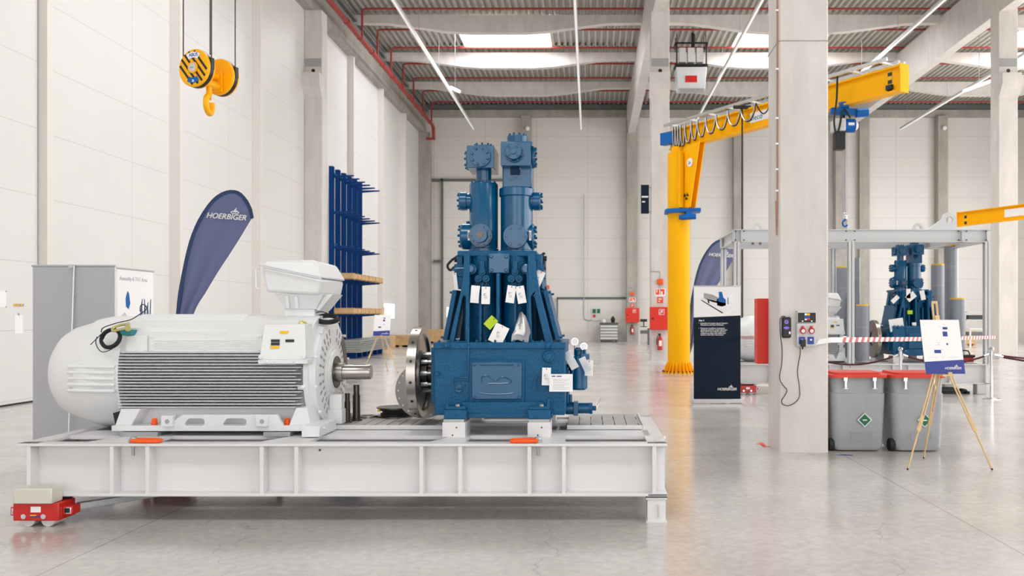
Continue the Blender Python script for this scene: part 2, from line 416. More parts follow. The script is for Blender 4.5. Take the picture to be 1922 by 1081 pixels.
# clad pilasters of the left wall
for i, Y0 in enumerate([5.6, 10.75, 15.9, 21.05, 26.2, 36.5, 41.65, 46.8]):
    mb = MB(); mb.box(-10.4, -10.13, Y0, Y0 + .18, 0, 12.7); ST('trim_%d' % k, mb, M['wpanel_trim']); k += 1
# concrete columns of the hall
def column(x0, x1, y0, y1, top, lab, corb=None, base_x=None, marks=True, mat=None, cat_extra=None):
    mb = MB(); ch = .02
    mb.prism([(x0 + ch, y0), (x1 - ch, y0), (x1, y0 + ch), (x1, y1 - ch), (x1 - ch, y1), (x0 + ch, y1), (x0, y1 - ch), (x0, y0 + ch)], 'z', 0, top)
    if corb == 'front': mb.prism([(y0 + .01, 10.35), (y0 - .35, 10.35), (y0 - .35, 9.95), (y0 + .01, 9.5)], 'x', x0 - .06, x1)
    if corb == 'right':
        mb.prism([(x1 - .01, 10.35), (x1 + .22, 10.35), (x1 + .22, 9.95), (x1 - .01, 9.5)], 'y', y0, y1)
        mb.prism([(y0 + .01, 10.35), (y0 - .3, 10.35), (y0 - .3, 9.95), (y0 + .01, 9.5)], 'x', x0, x1)
    global k
    o = ST('trim_%d' % k, mb, mat or M['concrete']); k += 1

    if marks:
        mb = MB(); mb.box(x0 + .03, x1 - .03, y0 - .006, y0 + .01, 10.65, 10.95); P('grey_band', mb, M['conc_band'], o)
        mb = MB(); mb.cyl((x0 + (x1 - x0) * .5, y0 - .004, 10.5), (x0 + (x1 - x0) * .5, y0 + .01, 10.5), .07); P('lifting_hole', mb, M['black'], o)
    return o
pillar = column(2.2, 2.78, 9.95, 10.55, 14.2, 'large smooth concrete pillar with sockets', marks=False)
mb = MB(); mb.box(2.195, 2.785, 9.945, 10.555, 4.8, 4.812); P('cast_joint', mb, M['concrete_grey'], pillar)
column(2.2, 2.88, 31.0, 31.65, 14.2, 'concrete column behind the yellow crane column', 'front')
column(-10.4, -9.75, 31.0, 31.6, 12.7, 'concrete column on the left wall', 'front')
column(14.85, 15.55, 31.0, 31.65, 14.2, 'concrete column at the right', 'right')
column(-10.4, -9.72, 51.6, 52.2, 12.7, 'corner column', marks=False, mat=M['concrete_grey'])
column(2.2, 2.88, 51.6, 52.2, 14.2, 'rear column', marks=False, mat=M['concrete_grey'])
column(14.85, 15.55, 51.6, 52.2, 14.2, 'rear column', marks=False, mat=M['concrete_grey'])
for xc in (-3.9, 9.0, 21.4):
    column(xc - .3, xc + .3, 51.7, 52.25, 13.72, 'rear intermediate column', marks=False, mat=M['concrete_grey'])
mb = MB(); mb.box(16.4, 17.0, 51.9, 52.2, 0, 13.72); ST('trim_%d' % k, mb, M['concrete_grey']); k += 1
# big sectional door in the back wall
mb = MB(); mb.box(-9.0, -3.9, 52.2, 52.3, 0.1, 9.8)
d1 = ST('door_1', mb, M['wall_b'])
mb = MB(); mb.box(-9.12, -9.0, 52.05, 52.3, 0, 9.95); mb.box(-9.7, -3.8, 52.05, 52.3, 9.8, 9.95); mb.box(-9.6, -9.0, 52.1, 52.25, 4.85, 5.0)
P('door_frame', mb, M['dark_steelwork'], d1)
mb = MB(); mb.box(-8.8, -8.25, 52.16, 52.21, 1.5, 2.1); P('window_pane', mb, M['lamp_on'], d1, label='small lit window pane')
mb = MB(); mb.box(-2.0, 2.2, 52.16, 52.3, 0.0, 2.65)
d2 = ST('door_2', mb, M['wall_b'])
mb = MB(); mb.box(-2.05, 2.2, 52.1, 52.16, 2.6, 2.72); mb.box(-2.05, -1.98, 52.1, 52.16, 0, 2.7)
P('door_frame', mb, M['dark_steelwork'], d2)
# far left gate leaf standing a little proud of the wall
mb = MB(); mb.box(-10.4, -10.3, 11.0, 15.88, 0.0, 12.7)
ST('door_3', mb, M['wall_l'])
mb = MB(); mb.box(-10.42, -10.29, 10.95, 15.9, 0.0, 0.03); ST('baseboard_left', mb, M['rubber'])
# a bright window low on the left wall, half hidden by the small easel
mb = MB(); mb.box(-10.39, -10.36, 42.9, 45.1, 1.45, 2.2); ST('window_14', mb, M['lamp_on'])
# ---------------------------------------------------------------- sprinkler pipes, tray, strip lights
ys_p = [35.3 + 2.57 * i for i in range(7)]
mb = MB()
mb.tube([(-9.45, -14, 13.0), (-9.45, 51.0, 13.0), (-9.45, 51.3, 12.9), (-9.45, 51.4, 12.6), (-9.45, 51.4, 12.2)], .1, 12, 1)
sm = S('sprinkler_main', 'thick red sprinkler main running along the top of the left wall', 'pipe', mb, M['pipe_red'], (-9.45, 18, 12.9))
mb = MB(); mb.cyl((-9.9, 51.4, 12.25), (-9.4, 51.4, 12.25), .07); P('elbow', mb, M['pipe_red'], sm)
mb = MB()
for y in [33 + 1.9 * i for i in range(10)]: mb.lathe([(0, .125), (1, .125)], (-9.45, y, 13.0), (-9.45, y + .12, 13.0), 12)
P('coupling', mb, M['pipe_red'], sm, kind='stuff')
names = ['nearest', 'second', 'third', 'fourth', 'fifth', 'sixth', 'farthest']
for i, y in enumerate(ys_p):
    mb = MB(); mb.tube([(-9.45, y, 13.0), (-9.45, y, 13.6), (-9.45, y, 14.18), (-9.4, y, 14.28), (-9.2, y, 14.3), (27.6, y, 14.3)], .045, 8, 1)
    S('sprinkler_branch', 'thin red sprinkler pipe crossing under the roof deck, %s row from the camera' % names[i], 'pipe', mb, M['pipe_red'], (-9.45, y, 13.6), 'sprinkler branches under the roof')
mb = MB(); mb.box(-9.98, -9.85, -14, 52, 14.0, 14.06); mb.box(-9.99, -9.97, -14, 52, 14.0, 14.12); mb.box(-9.86, -9.84, -14, 52, 14.0, 14.12)
S('cable_tray', 'grey cable tray running above the red main on the left wall', 'cable tray', mb, M['galv'], (-9.9, 18, 14.0))
ln = ['leftmost', 'second from the left', 'third from the left, beside the heater', 'fourth from the left', 'rightmost']
for i, xl in enumerate((-7.2, -.9, 5.6, 11.9, 18.2)):
    mb = MB(); mb.box(xl + (.8 if i < 4 else 0) * .45 - .06, xl + (.8 if i < 4 else 0) * .45 + .06, -10, 50, 12.52, 12.62)
    xx = xl + (.36 if i < 4 else 0)
    o = S('strip_light', 'long thin white strip light line under the roof, ' + ln[i], 'strip light', mb, M['heater'], (xx, 20, 12.6), 'continuous strip light lines')
    mb = MB(); mb.box(xx - .035, xx + .035, -10, 50, 12.485, 12.53); P('diffuser', mb, M['tube_light'], o)
    mb = MB()
    for y in (0, 9, 18, 27, 34, 38.5, 43.5, 49): mb.cyl((xx, y, 12.6), (xx, y, 14.38), .008, seg=5)
    P('suspension_wire', mb, M['galv'], o, kind='stuff')
for i, (px, py, Y, ang, lab) in enumerate(((854, 168, 38, .5, 'short white tube lamp hanging beside the leftmost strip light'), (1838, 160, 36, -.6, 'short white tube lamp hanging left of the column at the picture edge'))):
    x, z = X(px, Y), Z(py, Y)
    d = Vector((math.sin(ang), 1.2, 0)) * .3 if i == 0 else Vector((.25, -.9, 0))
    o = T('tube_lamp', lab, 'lamp', (x, Y, z), 'short hanging tube lamps')
    mb = MB(); mb.cyl(Vector((x, Y, z)) - d, Vector((x, Y, z)) + d, .07, seg=12); P('tube', mb, M['lamp_on'], o)
    mb = MB(); mb.cyl((x, Y, z), (x, Y, 14.5), .012, seg=5); P('wire', mb, M['galv'], o)
for i, (px, py) in enumerate(((990, 241), (1773, 240))):
    x, z = X(px, 51.6), Z(py, 51.6)
    mb = MB(); mb.lathe([(0, .02), (.3, .12), (.6, .14), (1, .08)], (x, 51.45, z), (x, 51.72, z), 16)
    S('wall_sensor', 'small white sensor high on the back wall ' + ('behind the compressor top' if i == 0 else 'near the right column'), 'sensor', mb, M['white'], (x, 51.7, z))
# gas heater hanging from the roof
hx, hy = 4.6, 39.15
o = T('unit_heater', 'grey gas heater with a small red plate hanging from the roof between columns', 'heater', (hx, hy, 12.0))
mb = MB(); mb.prism([(hx - .62, 11.9), (hx + .62, 11.9), (hx + .7, 12.9), (hx - .7, 12.9)], 'y', hy - .4, hy + .4); P('casing', mb, M['heater'], o, .02)
mb = MB(); mb.box(hx - .55, hx + .55, hy - .5, hy - .4, 11.72, 11.9); P('louvre', mb, M['galv'], o)
mb = MB(); mb.box(hx - .28, hx + .25, hy - .42, hy - .395, 12.2, 12.5); P('badge', mb, M['red'], o)
mb = MB(); mb.box(hx - .75, hx + .75, hy - .35, hy + .35, 12.95, 13.05)
for a in (-.7, .64): mb.box(hx + a, hx + a + .06, hy - .42, hy - .36, 13.0, 13.95)
mb.box(hx - .75, hx + .75, hy - .42, hy - .36, 13.95, 14.02)
for a in (-.75, .68): mb.box(hx + a, hx + a + .08, hy - .3, hy + .3, 13.9, 14.02)
P('bracket', mb, M['black'], o)
mb = MB()
for a in (-.4, 0, .4): mb.box(hx + a - .15, hx + a + .15, hy - .3, hy + .1, 13.15, 13.8)
P('vent_box', mb, M['grey_plastic'], o)
mb = MB()
for a in (-.66, .66):
    for b in (-.3, .3): mb.cyl((hx + a, hy + b, 13.9), (hx + a, hy + b, 14.44), .02, seg=6)
mb.tube([(hx + .1, hy - .2, 13.8), (hx + .1, hy - .2, 14.5)], .09, 10)
P('hanger', mb, M['black'], o)
# ---------------------------------------------------------------- left machine skid (skid, motor, compressor)
ZT = .614; ZB = .209; YF = 6.547
STIFF = [(52, 8), (208, 9), (275, 9), (490, 8), (555, 8), (790, 7), (863, 7), (993, 7), (1058, 7), (1228, 7)]
def make_skid():
    o = T('machine_skid', 'long white steel machine skid carrying the nearest motor and blue compressor', 'skid', (-1.91, YF, ZB))
    XL, XR, YB = -4.415, .593, 8.42
    mb = MB(); mb.box(XL + .05, XR - .02, YF + .11, YF + .135, ZB, ZT - .01); P('front_web', mb, M['skid'], o)
    mb = MB(); mb.box(XL, XR, YF, YF + .12, ZT - .02, ZT); P('top_flange', mb, M['skid'], o, .003)
    mb = MB(); mb.box(XL + .05, XR, YF, YF + .22, ZB, ZB + .022); P('bottom_flange', mb, M['skid'], o, .003)
    for px, wpx in STIFF:
        x = (px - 1108) / 244.4
        mb = MB(); mb.box(x - .014, x + .016, YF + .006, YF + .115, ZB + .02, ZT - .018); P('stiffener', mb, M['skid'], o, .002)
    # end beams
    mb = MB(); mb.box(XL, XL + .15, YF + .02, YB, ZT - .02, ZT); mb.box(XL + .06, XL + .08, YF + .12, YB, ZB, ZT - .02); mb.box(XL + .05, XL + .2, YF, YB, ZB, ZB + .02); P('end_beam', mb, M['skid'], o)
    mb = MB(); mb.box(XR - .15, XR, YF + .02, YB, ZT - .02, ZT); mb.box(XR - .03, XR - .01, YF + .12, YB, ZB, ZT - .02); mb.box(XR - .15, XR, YF, YB, ZB, ZB + .02); P('end_beam', mb, M['skid'], o)
    # inner and rear longitudinal beams
    mb = MB(); mb.box(XL + .1, XR - .1, 6.99, 7.33, ZT - .03, ZT); mb.box(XL + .1, XR - .1, 7.2, 7.22, ZB + .02, ZT - .03); mb.box(XL + .1, XR - .1, 7.0, 7.33, ZB, ZB + .02); P('inner_beam', mb, M['skid'], o)
    mb = MB(); mb.box(XL + .1, XR - .1, 7.82, 8.1, ZT - .03, ZT); mb.box(XL + .1, XR - .1, 7.95, 7.97, ZB + .02, ZT - .03); P('inner_beam', mb, M['skid'], o)
    mb = MB(); mb.box(XL, XR, YB - .14, YB, ZT - .02, ZT); mb.box(XL + .05, XR - .02, YB - .04, YB - .02, ZB, ZT - .02); mb.box(XL + .05, XR, YB - .2, YB, ZB, ZB + .022); P('rear_beam', mb, M['skid'], o)
    for x0, x1 in ((-3.93, -3.42), (-2.58, -2.2), (-1.26, -.98), (-.5, -.2), (.46, .5)):
        mb = MB(); mb.prism([(x0, YF + .1), (x1, YF + .1), (x1 - .0, 7.0), (x0 + .16, 7.0)], 'z', ZT - .022, ZT + .001)
        mb.box(x0 + .1, x0 + .12, YF + .13, 7.0, ZB + .02, ZT - .022); P('cross_plate', mb, M['skid'], o)
    # inner grey webs seen in the openings
    mb = MB()
    for x in (-3.6, -1.9, -.3): mb.box(x, x + .02, 7.33, 8.38, ZB + .02, ZT - .03)
    mb.box(XL + .2, XR - .2, 7.5, 7.9, ZB + .02, ZB + .04); P('cross_beam', mb, M['skid'], o)
    # worn deck plates behind
    x = -2.43; n_ = 0
    while x < .42:
        w_ = .106
        if not (-1.3 < x < -.25):
            mb = MB(); mb.box(x, x + w_ - .008, 7.4, 8.36, ZT, ZT + .018); P('deck_plate', mb, M['plank'], o, .002)
        x += w_
    for q_ in ((-2.43, -1.28, 7.37, 7.4), (-.2, .45, 7.37, 7.4), (.455, .475, 7.37, 8.36)):
        mb = MB(); mb.box(*q_, ZT, ZT + .035); P('deck_rim', mb, M['skid'], o)
    # pads under the compressor feet and under the motor
    for px0, px1 in ((830, 873), (990, 1033)):
        for ya in (6.89, 8.0):
            xa, xb = X(px0, 6.89), X(px1, 6.89)
            mb = MB(); mb.box(xa, xb, ya, ya + .3, ZT, .735)
            if ya < 7:
                mb.mi = 1
                for (u, v_) in ((.62, .66), (.45, .15)): mb.cyl((xa + (xb - xa) * u, ya - .002, ZT + v_ * .12), (xa + (xb - xa) * u, ya + .01, ZT + v_ * .12), .007, seg=10)
            P('mounting_pad', mb, [M['skid'], M['black']], o, .003)
            mb = MB(); mb.box(xa + .01, xb - .01, ya + .005, ya + .29, .735, .76); P('shim_plate', mb, M['galv'], o)
    for xa, xb in ((-3.83, -3.52), (-2.66, -2.44)):
        for ya in (6.93, 7.95):
            mb = MB(); mb.box(xa, xb, ya, ya + .22, ZT, .65); P('mounting_pad', mb, M['galv'], o, .002)
    mb = MB(); mb.cyl(((592 - 1108) / 244.4, YF + .105, ZT - .065), ((592 - 1108) / 244.4, YF + .12, ZT - .065), .01, seg=10); P('grounding_boss', mb, M['steel_dark'], o)
    return o
skid1 = make_skid()
# ---- electric motor
MX0, MX1, MYC, MZC = -3.93, -2.34, 7.57, 1.098
def make_motor():
    o = T('electric_motor', 'large white finned electric motor on the nearest skid', 'electric motor', (-3.2, MYC, .65))
    hw = .52
    # core body: squared barrel with chamfered shoulders
    sec = [(-.38, -.30), (-.36, -.42), (.36, -.42), (.38, -.30), (.38, .18), (.46, .2), (.46, .335), (.34, .44), (.2, .50), (-.2, .50), (-.34, .44), (-.46, .335), (-.46, .2), (-.38, .18)]
    mb = MB(); mb.prism([(MYC + a, MZC + b) for a, b in sec], 'x', MX0, MX1); P('stator_housing', mb, M['motor'], o, .008)
    # horizontal cooling fins, both sides
    mb = MB(); nf = 18
    for i in range(nf):
        z = MZC - .262 + i * .0254
        for s_ in (-1, 1):
            y0 = MYC + s_ * .37; y1 = MYC + s_ * .515
            x1 = MX1 - (.06 if i % 2 else .1)
            mb.box(MX0 + .02, x1, min(y0, y1), max(y0, y1), z, z + .0085)
    P('cooling_fins', mb, M['fin'], o, 0)
    mb = MB()
    for i in range(9):
        yy = -.30 + i * .03
        for s_ in (-1, 1):
            y = MYC + s_ * abs(yy); zz = MZC + .5 - max(0, abs(yy) - .2) * .45
            mb.box(MX0 + .05, MX1 - .62, y, y + .006, zz - .02, zz + .013)
    mb.box(MX0 + .04, MX1 - .7, MYC - .42, MYC - .41, MZC + .36, MZC + .395)
    P('top_fins', mb, M['motor'], o)
    # side covers
    for a, b, gr in ((X(236, 7.1), X(277, 7.1), 0), (X(281, 7.1), X(492, 7.1), 5)):
        mb = MB(); mb.box(a, b, MYC - .478, MYC - .455, MZC + .2, MZC + .335)
        for g in range(gr): mb.box(a + .04, b - .03, MYC - .483, MYC - .476, MZC + .225 + g * .016, MZC + .231 + g * .016)
        for u in (a + .02, (a + b) / 2, b - .02):
            for v in (MZC + .215, MZC + .32): mb.cyl((u, MYC - .486, v), (u, MYC - .476, v), .007, seg=8)
        P('side_cover', mb, M['motor'], o, .003)
    mb = MB(); mb.box(MX0 + .02, MX1 - .1, MYC - .47, MYC + .47, MZC + .19, MZC + .2); P('shelf', mb, M['motor'], o)
    # rounded fan cowl
    prof = [(0.0, .13), (.0, .2), (.035, .29), (.12, .36), (.22, .405), (.36, .435), (.44, .452), (.5, .478), (.62, .495), (1, .5)]
    mb = MB(); mb.lathe([(t, r) for t, r in prof], (-4.66, MYC, MZC), (MX0 + .01, MYC, MZC), 56); 
    for v in mb.bm.verts:      # squarer in section, like the casting
        d = Vector((v.co.y - MYC, v.co.z - MZC)); r = d.length
        if r > .25:
            a = math.atan2(d.y, d.x); q = 1 + .035 * (1 - math.cos(4 * a)) / 2 * min(1, (r - .25) / .2)
            v.co.y = MYC + d.x * q; v.co.z = MZC + d.y * (q if d.y > 0 else .985)
    P('fan_cowl', mb, M['motor'], o)
    for s_ in (-1, 1):
        mb = MB()
        for i in range(5):
            z = MZC - .125 + i * .05
            mb.tube([(-4.36, MYC + s_ * .45, z), (-4.25, MYC + s_ * .472, z), (-4.1, MYC + s_ * .497, z), (MX0 - .01, MYC + s_ * .502, z)], .0165, 8, 4)
        P('cowl_ribs', mb, M['motor'], o)
    mb = MB(); mb.prism([(MX0 - .03, .79), (MX0 + .04, .81), (MX0 + .01, .65), (MX0 - .0, .65)], 'y', MYC - .5, MYC - .1); P('gusset', mb, M['rubber'], o)
    # drive-end shield
    mb = MB(); mb.lathe([(0, .475), (.0, .49), (.45, .49), (.46, .465), (1, .455)], (MX1 - .05, MYC, MZC), (MX1 + .045, MYC, MZC), 64); P('bell_flange', mb, M['motor'], o, .004)
    mb = MB(); mb.lathe([(0, .455), (.3, .43), (.55, .41), (.6, .23), (1, .22)], (MX1 + .04, MYC, MZC), (MX1 + .07, MYC, MZC), 64); es = P('end_shield', mb, M['motor'], o)
    mb = MB()
    for i in range(30):
        t = 2 * PI * i / 30; c, s_ = math.cos(t), math.sin(t)
        p = lambda r, x: (MX1 + x, MYC + c * r, MZC + s_ * r)
        if abs(s_) < .97: mb.beam(p(.395, .058), p(.345, .058), .02, .006, up=(1, 0, 0)); mb.beam(p(.315, .0585), p(.275, .0585), .018, .006, up=(1, 0, 0))
    P('ventilation_slots', mb, M['conc_band'], es)
    mb = MB()
    for i in range(9):
        t0 = -.25 + i * .12
        mb.beam((MX1 + .056, MYC + .38 * math.cos(t0), MZC + .38 * math.sin(t0)), (MX1 + .056, MYC + .38 * math.cos(t0 + .12), MZC + .38 * math.sin(t0 + .12)), .09, .012, up=(1, 0, 0))
    P('air_opening', mb, M['steel_dark'], es)  # dark bars: shade inside the opening put into the colour
    for i in range(12):
        t = 2 * PI * i / 12 + .2; mb = MB(); c = Vector((MX1 + .04, MYC + .472 * math.cos(t), MZC + .472 * math.sin(t))); mb.cyl(c, c + Vector((.025, 0, 0)), .014, seg=6); P('flange_bolt', mb, M['motor'], o)
        mb = MB(); c = Vector((MX1 - .09, MYC + .485 * math.cos(t), MZC + .485 * math.sin(t))); mb.cyl(c, c + Vector((.06, 0, 0)), .022, seg=6); P('flange_lug', mb, M['motor'], o)
    mb = MB(); mb.lathe([(0, .21), (.7, .2), (1, .185)], (MX1 + .06, MYC, MZC), (MX1 + .088, MYC, MZC), 40); mb.bolts((MX1 + .08, MYC, MZC), (1, 0, 0), .18, 6, .01, .016); P('bearing_cover', mb, M['motor'], o)
    mb = MB(); mb.lathe([(0, .145), (1, .14)], (MX1 + .086, MYC, MZC), (MX1 + .094, MYC, MZC), 40); P('seal_face', mb, M['steel_dark'], o)
    mb = MB(); xs = MX1 + .09
    mb.lathe([(0, .085), (.2, .085), (.205, .066), (.97, .066), (1, .06)], (xs, MYC, MZC), (-1.945, MYC, MZC), 48)
    sh = P('drive_shaft', mb, M['steel'], o)
    mb = MB(); mb.box(xs + .15, -1.99, MYC - .018, MYC + .018, MZC + .05, MZC + .0668); P('keyway', mb, M['steel_dark'], sh)
    # feet
    holes = [[(a + .015, .71), (a + .04, .745 + .0), (a + .055, .758), (b - .02, .758), (b, .745), (b, .715), (b - .015, .70), (a + .03, .70)] for a, b in ((X(341, 6.95), X(382, 6.95)), (X(413, 6.95), X(461, 6.95)))]
    for s_, nm in ((-1, 'foot_rail'), (1, 'foot_rail')):
        ya = MYC + s_ * .61; yb = MYC + s_ * .57; y0, y1 = min(ya, yb), max(ya, yb)
        mb = MB(); mb.prism([(-3.91, .655), (-2.22, .655), (-2.22, .70), (-2.45, .70), (-2.51, .70), (-2.56, .79), (-3.33, .79), (-3.45, .70), (-3.91, .70)], 'y', y0, y1, holes)
        P(nm, mb, M['motor'], o, .003)
        mb = MB(); y0, y1 = min(ya, MYC + s_ * .38), max(ya, MYC + s_ * .38)
        mb.box(-3.905, -2.225, y0 + (.012 if s_ < 0 else 0), y1 - (.012 if s_ > 0 else 0), .657, .692)
        P('foot_plate', mb, M['motor'], o, .003)
        mb = MB(); q0, q1 = min(MYC + s_ * .3, MYC + s_ * .56), max(MYC + s_ * .3, MYC + s_ * .56)
        for pts in ([(-3.91, .69), (-3.78, .69), (-3.70, .83), (-3.86, .83)], [(-2.48, .69), (-2.3, .69), (-2.33, .84), (-2.42, .84)]):
            mb.prism(pts, 'y', q0, q1)
        mb.prism([(-3.8, .69), (-2.4, .69), (-2.4, .82), (-3.74, .82)], 'y', MYC + s_ * .39, MYC + s_ * .37)
        P('foot_web', mb, M['motor'], o, .003)
    for px in (302, 480):
        mb = MB(); x = X(px, 6.93); mb.box(x, x + .095, 6.93, 7.0, .695, .785); mb.mi = 1; mb.cyl((x + .05, 6.928, .738), (x + .05, 6.94, .738), .019, seg=16)
        P('foot_block', mb, [M['motor'], M['conc_band']], o, .003)
    mb = MB(); mb.box(X(566, 6.85), X(595, 6.85) + .02, 6.85, 7.3, .622, .71); mb.bolts((X(571, 6.85), 6.85, .69), (0, -1, 0), 0.0, 1, .009, .008); mb.bolts((-2.18, 6.95, .68), (1, 0, 0), 0, 1, .012, .02); P('corner_bracket', mb, M['motor'], o, .006)
    mb = MB(); mb.box(-2.42, -2.28, MYC - .3, MYC + .2, .655, .70); mb.box(-2.29, -2.165, MYC - .14, MYC - .02, .655, .78); mb.box(-2.28, -2.17, MYC - .13, MYC - .04, .78, .91); P('end_bracket', mb, M['motor'], o, .004)
    mb = MB(); mb.box(-3.35, -2.6, MYC - .12, MYC + .12, .63, .70); P('rating_pipe', mb, M['galv'], o)
    # auxiliary box on the flank
    mb = MB(); xa, xb = X(487, 6.97), X(575, 6.97)
    mb.hexa([(xa, 6.96, 1.235), (xb, 6.96, 1.235), (xb, 7.14, 1.235), (xa, 7.14, 1.235), (xa + .03, 6.985, 1.53), (xb - .02, 6.985, 1.53), (xb - .02, 7.18, 1.53), (xa + .03, 7.18, 1.53)])
    ax = P('auxiliary_box', mb, M['motor'], o, .008)
    mb = MB(); mb.box(xa - .01, xb + .01, 6.962, 7.14, 1.205, 1.24)
    for u in (xa + .06, xa + .13, xb - .1): mb.cyl((u, 6.956, 1.222), (u, 6.97, 1.222), .009, seg=10)
    for u in (xa + .015, xb - .015): mb.cyl((u, 6.945, 1.262), (u, 6.97, 1.262), .018, seg=12)
    P('box_rim', mb, M['motor'], ax, .003)
    def lab(u0, v0, u1, v1, m, nm):
        f = lambda v: 6.957 + (v - 1.235) / .295 * .025
        mb = MB(); mb.hexa([(u0, f(v0) - .003, v0), (u1, f(v0) - .003, v0), (u1, f(v0) + .003, v0), (u0, f(v0) + .003, v0), (u0, f(v1) - .003, v1), (u1, f(v1) - .003, v1), (u1, f(v1) + .003, v1), (u0, f(v1) + .003, v1)])
        P(nm, mb, m, ax)
    for px0, py0, px1, py1, m in ((524, 626, 540, 621, 'yel_label'), (507, 654, 524, 649, 'yel_label'), (508, 642, 524, 637, 'black'), (508, 648, 524, 643, 'black'), (535, 642, 551, 637, 'black')):
        lab(X(px0, 6.96), Z(py0, 6.97), X(px1, 6.96), Z(py1, 6.97), M[m], 'label_plate')
    # terminal box on its pedestal
    mb = MB(); mb.hexa([(-2.66, 7.42, 1.58), (-2.4, 7.42, 1.58), (-2.4, 7.75, 1.58), (-2.66, 7.75, 1.58), (-2.66, 7.42, 1.66), (-2.4, 7.42, 1.66), (-2.4, 7.75, 1.66), (-2.66, 7.75, 1.66)])
    P('box_neck', mb, M['motor'], o, .006)
    mb = MB(); mb.hexa([(-2.66, 7.40, 1.655), (-2.38, 7.40, 1.655), (-2.38, 7.78, 1.655), (-2.66, 7.78, 1.655), (-2.72, 7.34, 1.785), (-2.3, 7.34, 1.785), (-2.3, 7.84, 1.785), (-2.72, 7.84, 1.785)])
    for a in (-2.63, -2.55): mb.prism([(7.36, 1.66), (7.41, 1.66), (7.36, 1.77), (7.33, 1.77)], 'x', a, a + .03)
    mb.prism([(-2.42, 1.66), (-2.3, 1.785), (-2.24, 1.785), (-2.36, 1.64)], 'y', 7.42, 7.72)
    P('pedestal', mb, M['motor'], o, .005)
    mb = MB(); mb.hexa([(-2.78, 7.30, 1.80), (-2.32, 7.30, 1.775), (-2.30, 7.88, 1.775), (-2.78, 7.88, 1.80), (-2.81, 7.27, 2.02), (-2.30, 7.27, 1.915), (-2.28, 7.90, 1.915), (-2.81, 7.90, 2.02)])
    tb = P('terminal_box', mb, M['motor'], o, .025)
    mb = MB(); mb.hexa([(-2.82, 7.255, 2.024), (-2.285, 7.255, 1.915), (-2.265, 7.915, 1.915), (-2.82, 7.915, 2.024), (-2.77, 7.30, 2.075), (-2.36, 7.30, 2.075), (-2.34, 7.87, 2.06), (-2.77, 7.87, 2.075)])
    P('box_lid', mb, M['motor'], o, .022)
    mb = MB(); mb.beam((-2.82, 7.25, 2.022), (-2.285, 7.25, 1.913), .012, .01); P('lid_seam', mb, M['fin'], tb)
    mb = MB(); mb.tube([(-2.83, 7.29, 1.82), (-2.86, 7.29, 1.84), (-2.86, 7.29, 1.99), (-2.83, 7.29, 2.0)], .01, 6, 1); P('latch_bar', mb, M['motor'], tb)
    return o
motor1 = make_motor()
